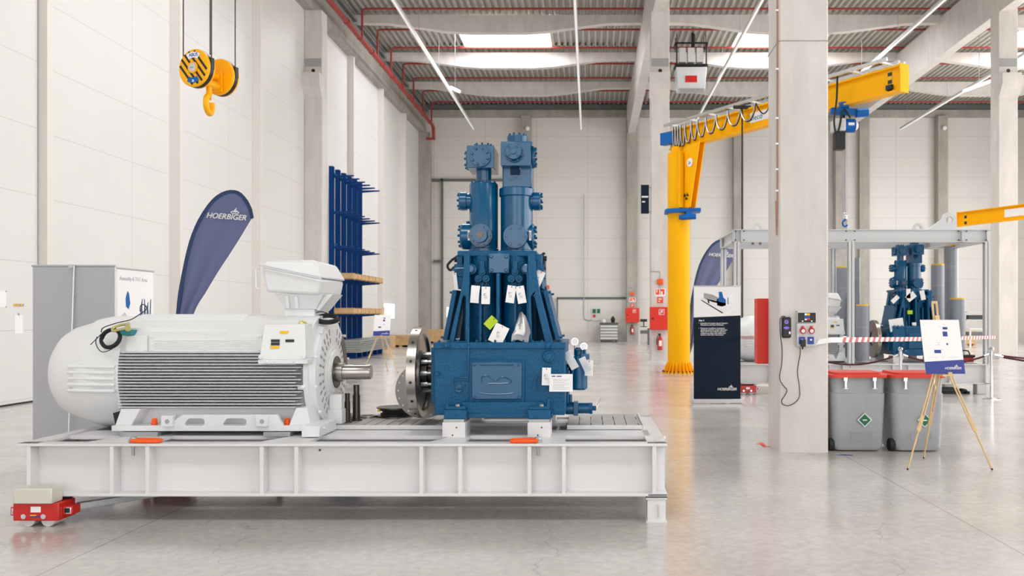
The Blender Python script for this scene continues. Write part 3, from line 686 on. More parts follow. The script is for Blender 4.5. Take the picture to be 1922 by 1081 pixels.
# ---- blue vertical compressor
def make_comp():
    YC = 7.57
    o = T('reciprocating_compressor', 'tall two-cylinder blue compressor with hanging tags, nearest and largest', 'compressor', (-.75, YC, .76))
    B = M['blue']
    xl, xr = X(815, 7.05), X(1061, 7.05)
    mb = MB(); mb.box(xl, xr, 7.05, 8.1, .775, 1.36); P('crankcase', mb, B, o, .012)
    mb = MB(); mb.box(xl - .005, xr + .005, 7.035, 8.115, 1.325, 1.378)
    for i in range(14):
        x = xl + .04 + i * (xr - xl - .08) / 13; mb.cyl((x, 7.06, 1.375), (x, 7.06, 1.398), .011, seg=6)
    P('top_flange', mb, B, o, .006)
    # left bearing housing
    mb = MB(); mb.box(xl - .055, xl, 7.2, 7.95, .86, 1.33); mb.bolts((xl - .055, YC, MZC), (-1, 0, 0), .27, 10, .014, .02); P('bearing_housing', mb, B, o, .01)
    # skirt and feet
    mb = MB(); mb.box(xl + .24, xr - .18, 6.97, 7.06, .775, .89); mb.box(xl + .1, xr - .1, 6.95, 7.08, .765, .80); P('skirt', mb, B, o, .005)
    for px0, px1 in ((833, 876), (991, 1033)):
        for ya, yb in ((6.90, 7.1), (8.03, 8.27)):
            a, b = X(px0, 6.9), X(px1, 6.9)
            mb = MB(); mb.box(a, b, ya, yb, .762, .835); mb.box(a + .01, b - .01, ya + .01, yb, .835, .862); P('foot', mb, B, o, .005)
            if ya < 7:
                mb = MB(); mb.cyl((a + .022 if px0 < 900 else b - .022, 6.93, .86), (a + .022 if px0 < 900 else b - .022, 6.93, .92), .011, seg=8); mb.cyl((a + .022 if px0 < 900 else b - .022, 6.93, .855), (a + .022 if px0 < 900 else b - .022, 6.93, .872), .018, seg=6); P('foot_bolt', mb, B, o)
                mb = MB(); mb.cyl((a + .11, 6.92, .862), (a + .11, 6.92, .880), .018, seg=6); P('steel_nut', mb, M['steel'], o)
    # inspection cover
    c0, c1 = X(885, 7.03), X(981, 7.03); z0, z1 = Z(749, 7.03), Z(679, 7.03)
    mb = MB(); mb.box(c0 - .02, c1 + .015, 7.025, 7.06, .80, z1 + .012); P('cover_frame', mb, B, o, .006)
    mb = MB(); mb.box(c0 + .005, c1 - .005, 7.0, 7.03, z0, z1); mb.bolts(((c0 + c1) / 2, 7.0, (z0 + z1) / 2), (0, -1, 0), 0.0, 0, .01, .01)
    for u in (c0 + .03, c1 - .03):
        for v in (z0 + .02, z1 - .022): mb.cyl((u, 6.985, v), (u, 7.0, v), .012, seg=12)
    cv = P('inspection_cover', mb, M['blue_smooth'], o, .006)
    zc = (z0 + z1) / 2
    mb = MB(); mb.tube([(c0 + .07, 6.998, z1 - .02), (c0 + .08, 6.994, z1 - .025), (c1 - .08, 6.994, z1 - .025), (c1 - .07, 6.998, z1 - .02)], .004, 6, 1)
    mb.tube([(c0 + .07, 6.998, z0 + .055), (c0 + .14, 6.995, z0 + .045), (c1 - .14, 6.995, z0 + .045), (c1 - .07, 6.998, z0 + .055)], .005, 6, 3)
    mb.tube([(c0 + .09, 6.997, zc - .02), (c0 + .09, 6.997, zc + .03), (c0 + .14, 6.997, zc + .04), (c0 + .2, 6.997, zc), (c0 + .25, 6.997, zc + .03), (c1 - .12, 6.997, zc + .02), (c1 - .09, 6.997, zc), (c1 - .12, 6.997, zc - .02), (c0 + .14, 6.997, zc - .025)], .006, 6, 4)
    mb.box(c0 + .1, c0 + .19, 6.992, 7.0, zc - .05, zc - .042)
    P('cast_relief', mb, M['blue_smooth'], cv)
    # bosses on the front face
    for px, py, r in ((839, 648, .03), (1029, 648, .03), (1030, 669, .05), (822, 701, .02)):
        x, z = X(px, 7.05), Z(py, 7.05); mb = MB(); mb.lathe([(0, r), (.7, r), (1, r * .85)], (x, 7.055, z), (x, 7.02, z), 20); mb.lathe([(0, r * .6), (1, r * .5)], (x, 7.02, z), (x, 7.008, z), 16); P('blanking_plug', mb, B, o)
    mb = MB(); q = lambda px, py, y=7.03: (X(px, y), y, Z(py, y))
    mb.tube([q(879, 618), q(879, 640), q(879, 702), q(876, 709), q(856, 709), q(850, 713), q(850, 724), q(854, 729), q(862, 729)], .006, 8, 2)
    mb.lathe([(0, .03), (1, .03)], (X(862, 7.05), 7.055, Z(729, 7.05)), (X(862, 7.05), 7.03, Z(729, 7.05)), 18); mb.cyl(q(858, 729), q(867, 729), .013, seg=8)
    P('lube_pipe', mb, M['blue_smooth'], o); mb = MB()
    mb.tube([q(1018, 703), q(1008, 706), q(1003, 716), q(1003, 730)], .008, 8, 4); mb.cyl(q(1003, 722), q(1003, 732), .014, seg=6)
    P('lube_pipe', mb, M['blue_smooth'], o)
    # ---- A-shaped frame
    zt, zm = 2.13, 1.378
    xf = lambda px, y=7.2: X(px, y)
    ff = [(847, 643), (878, 643), (878, 478), (868, 478), (868, 532), (858, 560)]
    # centre guides
    for xg in (-.92, -.64):
        mb = MB(); mb.lathe([(0, .13), (.2, .125), (.45, .112), (.62, .118), (1, .13)], (xg, 7.37, zm), (xg, 7.37, zt), 36)
        P('crosshead_guide', mb, B, o)
    mb = MB(); mb.box(-1.12, -.47, 7.5, 7.64, zm, zt - .05); P('rear_wall', mb, B, o, .01)
    # top head plate
    tl, tr = X(871, 7.25), X(1018, 7.25)
    mb = MB(); mb.box(-1.13, -.455, 7.24, 7.9, 2.10, 2.15); P('head_plate', mb, B, o, .01)
    mb = MB(); mb.box(tl, X(884, 7.25), 7.22, 7.9, 1.86, 2.12); mb.box(X(1002, 7.25), tr, 7.22, 7.9, 1.86, 2.12); mb.box(tl, tr, 7.45, 7.7, 1.9, 2.1); P('head_block', mb, B, o, .01)
    # slanted legs with triangular windows
    Lf = lambda L: [(X(px, 7.15), Z(py, 7.15)) for px, py in L]
    mb = MB(); mb.prism(Lf([(843, 643), (882, 643), (882, 476), (872, 476), (870, 515), (866, 545)]), 'y', 7.12, 7.2, [Lf([(853, 640), (874, 640), (875, 556), (872, 555), (869, 558)])]); P('frame_leg', mb, B, o, .006)
    mb = MB(); mb.prism(Lf([(1038, 643), (991, 643), (991, 476), (1003, 476), (1008, 515), (1013, 545)]), 'y', 7.12, 7.2, [Lf([(1023, 640), (999, 640), (997, 556), (999, 554), (1003, 557)])]); P('frame_leg', mb, B, o, .006)
    for Lb in ([(843, 643), (882, 643), (882, 476), (868, 476)], [(1038, 643), (991, 643), (991, 476), (1007, 476)]):
        mb = MB(); mb.prism(Lf(Lb), 'y', 7.85, 7.98); P('frame_leg', mb, B, o, .006)
    # side doors on the slanted flanks
    for a, b, c, d in ((834, 638, 852, 545), (1052, 638, 1028, 545)):
        mb = MB(); s_ = -1 if a < 900 else 1
        p0, p1 = Vector((X(a, 7.3) + s_ * -.02, 0, Z(b, 7.3))), Vector((X(c, 7.3) + s_ * -.02, 0, Z(d, 7.3)))
        mb.hexa([(p0.x - .02, 7.22, p0.z), (p0.x + .02, 7.22, p0.z), (p0.x + .02, 7.9, p0.z), (p0.x - .02, 7.9, p0.z), (p1.x - .02, 7.22, p1.z), (p1.x + .02, 7.22, p1.z), (p1.x + .02, 7.9, p1.z), (p1.x - .02, 7.9, p1.z)])
        for t in (.05, .95):
            for yy in (7.26, 7.86):
                p = p0.lerp(p1, t); mb.cyl((p.x, yy, p.z), (p.x + s_ * .045, yy, p.z + .004), .012, seg=6)
        P('side_door', mb, B, o, .004)
    mb = MB(); mb.prism([(X(849, 7.3), zm), (X(882, 7.3), zm), (X(882, 7.3), zt - .05), (X(872, 7.3), zt - .05)], 'y', 7.7, 7.72); P('web_plate', mb, B, o); mb = MB(); mb.prism([(X(1038, 7.3), zm), (X(995, 7.3), zm), (X(995, 7.3), zt - .05), (X(1008, 7.3), zt - .05)], 'y', 7.7, 7.72); P('web_plate', mb, B, o)
    # vertical ribs
    for px, wd, top in ((902, .022, 555), (935, .028, 513), (967, .022, 555), (992, .03, 500)):
        x = X(px, 7.15); mb = MB(); mb.box(x - wd / 2, x + wd / 2, 7.13, 7.5, zm, Z(top, 7.15)); P('rib', mb, B, o, .004)
    # square cover between the guides
    x0, x1 = X(917, 7.2), X(956, 7.2); z0, z1 = Z(513, 7.2), Z(475, 7.2)
    mb = MB(); mb.box(x0, x1, 7.19, 7.5, z0, z1)
    for u in (x0 + .025, x1 - .025):
        for v in (z0 + .025, z1 - .03): mb.cyl((u, 7.175, v), (u, 7.19, v), .016, seg=14)
    P('centre_cover', mb, M['blue_smooth'], o, .008)
    # triangular packing covers with fittings
    for px in (905, 967):
        x, z = X(px, 7.2), Z(521, 7.2); mb = MB()
        mb.cyl((x, 7.26, z + .045), (x, 7.19, z + .045), .03, seg=18); mb.cyl((x - .033, 7.26, z - .01), (x - .033, 7.19, z - .01), .032, seg=18); mb.cyl((x + .033, 7.26, z - .01), (x + .033, 7.19, z - .01), .032, seg=18)
        mb.box(x - .02, x + .02, 7.2, 7.45, z - .02, z + .14)
        for a, b in ((0, .045), (-.033, -.01), (.033, -.01)): mb.cyl((x + a, 7.195, z + b), (x + a, 7.172, z + b), .014, seg=6)
        mb.cyl((x, 7.2, z - .04), (x, 7.2, z - .1), .012, seg=8)
        P('packing_flange', mb, B, o, .002)
    # side fittings and small pipes at the head
    for px, s_ in ((884, -1), (988, 1)):
        mb = MB(); x, z = X(px, 7.18), Z(505, 7.18); mb.lathe([(0, .045), (.5, .045), (.55, .03), (1, .028)], (x, 7.26, z), (x, 7.13, z), 20)
        mb.tube([(x, 7.14, z), (x + s_ * .05, 7.14, z + .004), (x + s_ * .12, 7.14, z - .002), (x + s_ * .15, 7.14, z - .01)], .009, 8, 4)
        P('drain_pipe', mb, M['blue_smooth'], o)
    for a, b in ((854, 872), (1008, 1021)):
        mb = MB(); mb.box(X(a, 7.3), X(b, 7.3), 7.25, 7.5, Z(520, 7.3), Z(496, 7.3)); mb.box(X(a + 5, 7.3), X(b - 2, 7.3), 7.25, 7.5, Z(497, 7.3), Z(480, 7.3))
        mb.box(X(a + 4, 7.3), X(b - 2, 7.3), 7.24, 7.6, Z(542, 7.3), Z(520, 7.3))
        P('oil_block', mb, B, o, .006)
    mb = MB(); y = 7.3; q = lambda px, py: (X(px, y), y, Z(py, y))
    mb.tube([q(861, 483), q(851, 486), q(840, 498), q(845, 507), q(853, 501)], .011, 8, 5); mb.cyl(q(853, 488), q(861, 482), .022, seg=10); mb.cyl(q(856, 482), q(856, 492), .016, seg=8)
    P('hose', mb, M['rubber'], o)
    mb = MB(); mb.tube([q(1022, 478), q(1020, 476), q(1018, 482), q(1021, 500), q(1023, 507)], .012, 8, 5); mb.cyl(q(1016, 485), q(1026, 485), .022, seg=10)
    P('hose', mb, M['rubber'], o)
    # ---- cylinders
    lx, rx = X(908, YC), X(970, YC)
    zz = lambda py: Z(py, YC)
    mb = MB(); h0, h1 = 2.15, zz(345)
    mb.lathe([(0, .132), (.06, .132), (.07, .127), (.98, .127), (1, .12)], (lx, YC, h0), (lx, YC, h1), 44); mb.bolts((lx, YC, h1 - .005), (0, 0, 1), .105, 10, .01, .022); P('cylinder_barrel', mb, M['blue_smooth'], o)
    mb = MB(); mb.lathe([(0, .068), (.8, .068), (1, .075)], (lx, YC, h1), (lx, YC, zz(312)), 32); P('cylinder_neck', mb, M['blue_smooth'], o)
    bx0, bx1, bz0, bz1 = X(876, 7.38), X(927, 7.38), Z(315, 7.38), Z(273, 7.38)
    mb = MB(); mb.box(bx0, bx1, 7.38, 7.76, bz0, bz1); P('valve_block', mb, M['blue_smooth'], o, .004)
    bc = (bx0 + bx1) / 2; bzc = (bz0 + bz1) / 2
    mb = MB(); mb.cyl((bc, 7.385, bzc), (bc, 7.35, bzc), .092, seg=36); mb.bolts((bc, 7.35, bzc), (0, -1, 0), .07, 8, .013, .022, .3)
    P('valve_flange', mb, M['blue_smooth'], o, .003)
    mb = MB(); mb.cyl((bc, 7.57, bz1), (bc, 7.57, bz1 + .03), .09, seg=32); mb.bolts((bc, 7.57, bz1 + .03), (0, 0, 1), .07, 8, .011, .02); P('top_cap', mb, M['blue_smooth'], o, .003)
    mb = MB(); mb.cyl((bx0, 7.55, bzc), (bx0 - .02, 7.55, bzc), .09, seg=32); mb.bolts((bx0 - .02, 7.55, bzc), (-1, 0, 0), .07, 8, .012, .018); P('side_cap', mb, M['blue_smooth'], o, .003)
    # right cylinder
    mb = MB(); h1 = zz(371)
    mb.lathe([(0, .15), (.05, .15), (.06, .143), (1, .143)], (rx, YC, h0), (rx, YC, h1), 44); P('cylinder_barrel', mb, M['blue_smooth'], o)
    mb = MB(); mb.lathe([(0, .145), (.1, .155), (.9, .155), (1, .145)], (rx, YC, zz(371)), (rx, YC, zz(354)), 44); P('clamp_collar', mb, M['blue_smooth'], o)
    mb = MB(); wx0, wx1 = X(943, 7.46), X(998, 7.46)
    mb.prism([(wx0, 7.46), (wx1, 7.46), (wx1, 7.74), (wx0, 7.74)], 'z', zz(356), zz(310)); P('valve_body', mb, M['blue_smooth'], o, .012)
    mb = MB(); mb.box(X(958, 7.45), X(976, 7.45), 7.45, 7.462, zz(332), zz(317)); P('body_recess', mb, mk('recess_blue', (0, 40, 68), .5, spec=.2), o)  # recess shade painted on as a darker blue patch
    mb = MB()
    for px, py in ((979, 322), (960, 336), (968, 331), (977, 317)): mb.cyl((X(px, 7.46), 7.462, Z(py, 7.46)), (X(px, 7.46), 7.44, Z(py, 7.46)), .012, seg=8)
    P('body_bolt', mb, M['blue_smooth'], o)
    bx0, bx1, bz0, bz1 = X(940, 7.36), X(996, 7.36), Z(311, 7.36), Z(267, 7.36)
    mb = MB(); mb.box(bx0, bx1, 7.36, 7.78, bz0, bz1); mb.box(bx0 - .005, bx1 + .01, 7.42, 7.76, bz1 - .02, bz1 + .02); P('valve_block', mb, M['blue_smooth'], o, .004)
    bc = X(965, 7.36); bzc = Z(287, 7.36)
    mb = MB(); mb.cyl((bc, 7.37, bzc), (bc, 7.345, bzc), .085, seg=36); mb.bolts((bc, 7.345, bzc), (0, -1, 0), .068, 8, .013, .03, .4); mb.cyl((bc, 7.35, bzc), (bc, 7.29, bzc), .045, seg=30); mb.cyl((bc, 7.30, bzc), (bc, 7.275, bzc), .068, seg=36); mb.bolts((bc, 7.275, bzc), (0, -1, 0), .05, 4, .009, .01, .785); mb.cyl((bc, 7.28, bzc), (bc, 7.262, bzc), .028, seg=24)
    P('valve_flange', mb, M['blue_smooth'], o, .003)
    tc = X(971, 7.57)
    mb = MB(); mb.lathe([(0, .1), (.3, .1), (.35, .092), (1, .092)], (tc, 7.57, bz1), (tc, 7.57, bz1 + .09), 32); mb.bolts((tc, 7.57, bz1 + .09), (0, 0, 1), .072, 9, .012, .024); P('top_cap', mb, M['blue_smooth'], o, .003)
    mb = MB(); mb.cyl((bx1, 7.57, bzc), (bx1 + .02, 7.57, bzc), .1, seg=32); mb.bolts((bx1 + .02, 7.57, bzc), (1, 0, 0), .08, 10, .012, .02); P('side_cap', mb, M['blue_smooth'], o, .003)
    # side nozzles
    for cx, s_, r, tip in ((lx, -1, .082, X(863, YC)), (rx, 1, .082, X(1015, YC))):
        mb = MB(); zn = zz(378); mb.lathe([(0, r - .012), (.68, r - .012), (.7, r), (.96, r), (1, r - .008)], (cx, YC, zn), (tip, YC, zn), 32); mb.bolts((tip, YC, zn), (s_, 0, 0), r * .8, 8, .011, .016); P('side_nozzle', mb, M['blue_smooth'], o)
    # lower valve chambers
    mb = MB(); zn = zz(444); tip = X(866, YC); mb.lathe([(0, .116), (.93, .116), (.95, .112), (1, .105)], (lx, YC, zn), (tip, YC, zn), 36); mb.bolts((tip, YC, zn), (-1, 0, 0), .09, 10, .012, .02); mb.cyl((X(878, YC), YC, zn + .11), (X(878, YC), YC, zn + .135), .014, seg=8); P('valve_chamber', mb, M['blue_smooth'], o)
    fx = X(900, 7.32); zf = Z(440, 7.3)
    mb = MB(); mb.cyl((fx, 7.57, zf), (fx, 7.39, zf), .1, seg=36); mb.cyl((fx, 7.4, zf), (fx, 7.375, zf), .092, seg=36); mb.bolts((fx, 7.375, zf), (0, -1, 0), .078, 10, .01, .02); mb.cyl((fx, 7.38, zf), (fx, 7.34, zf), .058, seg=36); mb.cyl((fx, 7.34, zf), (fx, 7.325, zf), .064, seg=36); mb.bolts((fx, 7.325, zf), (0, -1, 0), .05, 6, .008, .008); mb.mi = 1; mb.cyl((fx, 7.324, zf), (fx, 7.319, zf), .028, seg=24)
    P('valve_flange', mb, [M['blue_smooth'], M['steel_dark']], o)
    mb = MB(); mb.lathe([(0, .118), (.93, .118), (1, .108)], (rx, YC, zz(445)), (X(1003, YC) , YC, zz(445)), 36); mb.bolts((X(1003, YC), YC, zz(445)), (1, 0, 0), .09, 10, .012, .02); P('valve_chamber', mb, M['blue_smooth'], o)
    fx = X(967, 7.33); zf = Z(443, 7.33)
    mb = MB(); mb.cyl((fx, 7.57, zf), (fx, 7.35, zf), .1, seg=36); mb.cyl((fx, 7.36, zf), (fx, 7.33, zf), .104, seg=40); mb.bolts((fx, 7.33, zf), (0, -1, 0), .08, 6, .013, .012); P('valve_flange', mb, M['blue_smooth'], o, .002)
    for px in (878, 993):
        mb = MB(); mb.box(X(px, 7.42), X(px + 3.6, 7.42), 7.418, 7.6, Z(451, 7.42), Z(433, 7.42)); mb.mi = 1; mb.box(X(px + 1.2, 7.42), X(px + 2.4, 7.42), 7.4165, 7.419, Z(448, 7.42), Z(436, 7.42)); P('flow_plate', mb, [M['paper'], M['ink']], o)
    # flywheel
    mb = MB(); mb.lathe([(0, .15), (0.0001, .40), (1, .40), (1.0001, .34), (.75, .33), (.75, .15)], (-1.555, YC, MZC), (-1.475, YC, MZC), 72, False)
    mb.lathe([(0, .2), (1, .2)], (-1.54, YC, MZC), (-1.48, YC, MZC), 48)
    fw = P('flywheel', mb, M['steel'], o, .002)
    mb = MB()
    for i in range(14):
        t = 2 * PI * (i + .35) / 14; c = Vector((-1.515, YC + .397 * math.cos(t), MZC + .397 * math.sin(t))); d = Vector((0, math.cos(t), math.sin(t))); mb.cyl(c, c + d * .0055, .0125, seg=14)
    P('barring_hole', mb, M['black'], fw)
    mb = MB(); mb.lathe([(0, .14), (.3, .14), (.35, .1), (1, .1)], (-1.475, YC, MZC), (xl - .04, YC, MZC), 36); P('crank_hub', mb, M['steel_dark'], o)
    for i in range(10):
        t = 2 * PI * i / 10; c = Vector((-1.475, YC + .165 * math.cos(t), MZC + .165 * math.sin(t))); mb = MB(); mb.cyl(c, c + Vector((.055, 0, 0)), .02, seg=6); mb.cyl(c + Vector((.055, 0, 0)), c + Vector((.09, 0, 0)), .012, seg=8); P('coupling_bolt', mb, M['alu'], o)
    # oil filter, gauges and pump on the right end
    fx_ = X(1086, 7.45); mb = MB(); mb.lathe([(0, .06), (.04, .078), (.55, .078), (.8, .078), (.82, .04), (1, .04)], (fx_, 7.45, Z(731, 7.45)), (fx_, 7.45, Z(652, 7.45)), 32); P('oil_filter', mb, M['blue_smooth'], o)
    mb = MB(); mb.box(X(1090, 7.4), X(1106, 7.4), 7.36, 7.46, Z(674, 7.4), Z(664, 7.4)); mb.cyl((X(1097, 7.4), 7.4, Z(676, 7.4)), (X(1097, 7.4), 7.4, Z(655, 7.4)), .014, seg=8); mb.cyl((X(1080, 7.4), 7.4, Z(657, 7.4)), (X(1092, 7.4), 7.4, Z(657, 7.4)), .01, seg=8); mb.cyl((X(1058, 7.45), 7.5, Z(690, 7.45)), (X(1080, 7.45), 7.45, Z(690, 7.45)), .03, seg=12)
    mb.tube([(X(1072, 7.35), 7.35, Z(712, 7.35)), (X(1076, 7.35), 7.35, Z(690, 7.35)), (X(1080, 7.38), 7.38, Z(676, 7.38))], .012, 8, 4)
    P('filter_valve', mb, M['blue_smooth'], o, .003)
    for px, py in ((1079, 641), (1096, 650)):
        mb = MB(); x, z = X(px, 7.4), Z(py, 7.4); mb.cyl((x, 7.4, z - .06), (x, 7.4, z), .008, seg=8); mb.lathe([(0, .028), (.2, .032), (1, .032)], (x, 7.42, z), (x, 7.39, z), 24); mb.mi = 1; mb.cyl((x, 7.389, z), (x, 7.386, z), .028, seg=24); P('pressure_gauge', mb, [M['chrome'], M['white']], o)
    zp = Z(766, 7.5); mb = MB(); mb.cyl((xr - .01, 7.5, zp), (xr + .06, 7.5, zp), .055, seg=18); mb.box(xr + .06, xr + .1, 7.44, 7.57, zp - .06, zp + .06); mb.cyl((xr + .1, 7.5, zp), (X(1108, 7.5), 7.5, zp), .047, seg=24); mb.cyl((X(1106, 7.5), 7.5, zp), (X(1112, 7.5), 7.5, zp), .055, seg=6); mb.cyl((X(1112, 7.5), 7.5, zp), (X(1119, 7.5), 7.5, zp), .022, seg=10); mb.cyl((xr + .03, 7.5, zp), (xr + .03, 7.5, zp + .12), .02, seg=10)
    P('oil_pump', mb, M['blue_smooth'], o, .003)
    mb = MB(); mb.box(xr, xr + .02, 7.35, 7.7, .84, 1.15); P('end_cover', mb, B, o, .004)
    return o
comp1 = make_comp()
# ---------------------------------------------------------------- supports under the skid
def dolly(x, y, label, flip=1, group='red roller dollies under the skids', D=.21):
    o = T('roller_dolly', label, 'roller dolly', (x, y, 0), group)
    mb = MB(); mb.box(x, x + .345, y, y + D, .05, .183); P('body', mb, M['red'], o, .006)
    for wx in (.095, .245):
        mb = MB(); mb.cyl((x + wx, y + .03, .052), (x + wx, y + D - .02, .052), .052, seg=28); P('roller', mb, M['grey_plastic'], o)
        mb = MB(); mb.cyl((x + wx - .01, y - .012, .085), (x + wx - .01, y + .01, .085), .019, seg=20); P('axle_cap', mb, M['chrome'], o)
    mb = MB(); mb.box(x + .135, x + .21, y - .003, y, .115, .158); P('data_plate', mb, M['paper'], o)
    mb = MB(); mb.box(x + .13, x + .205, y - .003, y, .076, .086); mb.mi = 1; mb.box(x + .13, x + .175, y - .003, y, .088, .096); P('maker_sticker', mb, [M['board_blue'], M['yel_label']], o)
    for s_, xx in ((-1, x - .032), (1, x + .345)):
        mb = MB(); xa, xb = (xx, xx + .032) if s_ < 0 else (xx, xx + .075)
        yy = y + .02 if s_ < 0 else y + .05
        mb.prism([(xa, .085), (xb, .085), (xb, .15), (xa, .15)], 'y', yy, yy + .1); mb.mi = 1; mb.box(xa + .006, xb - .012, yy - .002, yy + .004, .093, .142); mb.mi = 2; mb.box(xa + .012, xb - .02, yy - .003, yy + .004, .099, .136)
        P('drawbar_socket', mb, [M['red'], M['chrome'], M['black']], o, .002)
    mb = MB(); mb.box(x + .03, x + .32, y + D * .7, y + D + .15, .183, .2085); P('rubber_pad', mb, M['rubber'], o)
    return o
d1_ = dolly(-4.355, 6.43, 'red roller dolly under the near left corner of the nearest skid')
mb = MB(); mb.box(-4.335, -4.045, 6.40, 6.54, .184, .30); S('spacer_block', 'pale beige metal block on the red dolly at the left skid corner', 'block', mb, mk('pale_zinc', (214, 212, 200), .4, .2), (-4.19, 6.45, .184), bev=.008)
mb = MB(); mb.beam((-3.98, 6.62, .12), (-2.9, 7.95, .12), .05, .05); mb.beam((-2.9, 7.95, .12), (-2.9, 7.99, .02), .05, .05); S('dolly_drawbar', 'dark steel drawbar reaching back from the red dolly under the skid', 'bar', mb, M['galv'], (-3.5, 7.2, 0), bev=.003)
def jack(x, y, label):
    o = T('support_stand', label, 'support stand', (x, y, 0), 'white stands under the nearest skid')
    mb = MB(); mb.box(x + .01, x + .15, y + .01, y + .15, .0, .19); P('box', mb, M['skid'], o, .004)
    for q_ in ((0, .014), (.178, .197)): mb = MB(); mb.box(x, x + .16, y, y + .16, *q_); P('end_plate', mb, M['skid'], o, .002)
    mb = MB(); mb.box(x - .004, x + .164, y, y + .16, .197, .209); P('rubber_pad', mb, M['rubber'], o)
    mb = MB(); mb.tube([(x + .09, y + .01, .14), (x + .09, y - .012, .137), (x + .09, y - .012, .05), (x + .09, y + .01, .047)], .006, 8, 1); P('handle', mb, M['chrome'], o)
    return o
jack(.43, 6.565, 'white steel stand under the near right corner of the skid')
jack(.38, 8.2, 'white steel stand under the far right corner of the skid')
dolly(-4.1, 7.82, 'red roller dolly under the far left corner of the nearest skid')
# ---------------------------------------------------------------- lifting points, caps, cables, loose parts
def lift(px, label, side):
    x = (px - 1108) / 244.4
    o = T('lifting_swivel', label, 'lifting ring', (x, 6.6, ZT), 'orange lifting rings on the skid flange')
    mb = MB(); mb.lathe([(0, .032), (.5, .034), (.6, .026), (1, .022)], (x, 6.6, ZT), (x, 6.6, ZT + .045), 16); P('swivel_base', mb, M['galv'], o)
    mb = MB(); s_ = side; mb.tube([(x + s_ * .0, 6.57, ZT + .02), (x + s_ * .09, 6.56, ZT + .018), (x + s_ * .19, 6.57, ZT + .016), (x + s_ * .205, 6.60, ZT + .016), (x + s_ * .19, 6.64, ZT + .016), (x + s_ * .09, 6.65, ZT + .018), (x + s_ * .0, 6.64, ZT + .02)], .0145, 10, 5); P('ring', mb, M['orange'], o)
    mb = MB(); mb.cyl((x, 6.6, ZT - .033), (x, 6.6, ZT - .02), .018, seg=6); mb.cyl((x, 6.6, ZT - .1), (x, 6.6, ZT - .03), .011, seg=12); P('bolt', mb, M['galv'], o)
    return o
lift(243, 'orange lifting ring on the skid edge below the motor', 1)
lift(1009, 'orange lifting ring on the skid edge below the compressor', -1)
for px, lab in ((290, 'small orange cap on the motor foot nearest the fan end'), (539, 'small orange cap on the motor foot near the shaft end')):
    x = X(px, 7.06); mb = MB(); mb.lathe([(0, .026), (.35, .026), (.4, .022), (.85, .022), (1, .012)], (x, 7.06, .69), (x, 7.06, .75), 18); mb.cyl((x + .012, 7.03, .71), (x + .012, 7.045, .71), .012, seg=10)
    S('orange_cap', lab, 'cap', mb, M['orange'], (x, 7.06, .69), 'orange caps on the motor feet')
def coil(cx, cy, cz, r, n, nrm, wob, rt):
    mb = MB(); nrm = Vector(nrm).normalized(); a = nrm.cross(Vector((0, 0, 1))).normalized(); b = a.cross(nrm)
    pts = []
    for i in range(n * 12):
        t = 2 * PI * i / 12; k = i // 12
        pts.append(Vector((cx, cy, cz)) + (a * math.cos(t) + b * math.sin(t) * .92) * (r + wob * math.sin(k * 2.3)) + nrm * (wob * 1.1 * math.cos(k * 1.7)) + Vector((0, 0, wob * math.sin(k * 3.1))))
    mb.tube(pts, rt, 7, 2); return mb
q = lambda px, py, y: (X(px, y), y, Z(py, y))
mb = coil(X(202, 7.0), 7.04, Z(635, 7.0), .084, 9, (-.15, -1, .35), .010, .006)
mb.tube([q(190, 624, 7.03), q(194, 615, 7.04), q(220, 606, 7.06), q(245, 600, 7.1), q(262, 590, 7.15), q(275, 580, 7.2), q(271, 572, 7.2), q(264, 574, 7.2), q(263, 585, 7.2)], .004, 6, 6)
mb.tube([q(182, 632, 7.02), q(180, 645, 7.0), q(190, 660, 7.0), q(206, 657, 7.0), q(222, 645, 7.0), q(226, 632, 7.0)], .0035, 6, 5)
mb.tube([q(190, 627, 7.03), q(180, 637, 7.04), q(170, 647, 7.06)], .0035, 6, 4)
S('cable_coil', 'black cable coil hanging on the fan cowl end of the white motor', 'cable', mb, M['rubber'], (X(202, 7), 7.04, Z(635, 7)))
mb = coil(X(620, 7.5), 7.42, Z(598, 7.5), .085, 9, (.1, -.4, 1.0), .012, .006)
mb.tube([q(606, 612, 7.4), q(592, 602, 7.4), q(591, 590, 7.45), q(602, 585, 7.5), q(618, 590, 7.5), q(630, 600, 7.45)], .004, 6, 6)
S('cable_coil', 'black cable coil lying on top of the motor beside the drive end', 'cable', mb, M['rubber'], (X(620, 7.5), 7.42, Z(598, 7.5)))
o = T('shackle', 'yellow zinc shackle on the motor above the black coil', 'shackle', (X(235, 7.08), 7.1, 1.42))
mb = MB(); mb.tube([q(236, 616, 7.02), q(222, 619, 7.0), q(212, 621, 6.99), q(213, 615, 7.03), q(226, 610, 7.07), q(238, 608, 7.1)], .011, 10, 5); P('bow', mb, M['brass'], o)
mb = MB(); mb.cyl(q(240, 617, 7.0), q(240, 609, 7.12), .022, seg=14); P('eye', mb, M['brass'], o)
mb = MB(); mb.box(X(230, 7.08), X(249, 7.08), 7.04, 7.16, Z(629, 7.08), Z(619, 7.08)); S('teal_block', 'small teal plastic block under the yellow shackle on the motor', 'block', mb, M['teal'], (X(240, 7.1), 7.1, Z(629, 7.08)), bev=.003)
mb = MB(); mb.tube([(X(562, 7.2), 7.2, Z(612, 7.2)), (X(564, 7.2), 7.18, Z(606, 7.2)), (X(570, 7.2), 7.18, Z(603, 7.2)), (X(576, 7.2), 7.18, Z(606, 7.2)), (X(576, 7.2), 7.2, Z(612, 7.2))], .009, 8, 4); mb.cyl(q(566, 607, 7.16), q(566, 607, 7.2), .014, seg=10); S('eye_bolt', 'small yellow zinc eye bolt behind the box on the motor flank', 'eye bolt', mb, M['brass'], (X(569, 7.2), 7.2, Z(612, 7.2)))
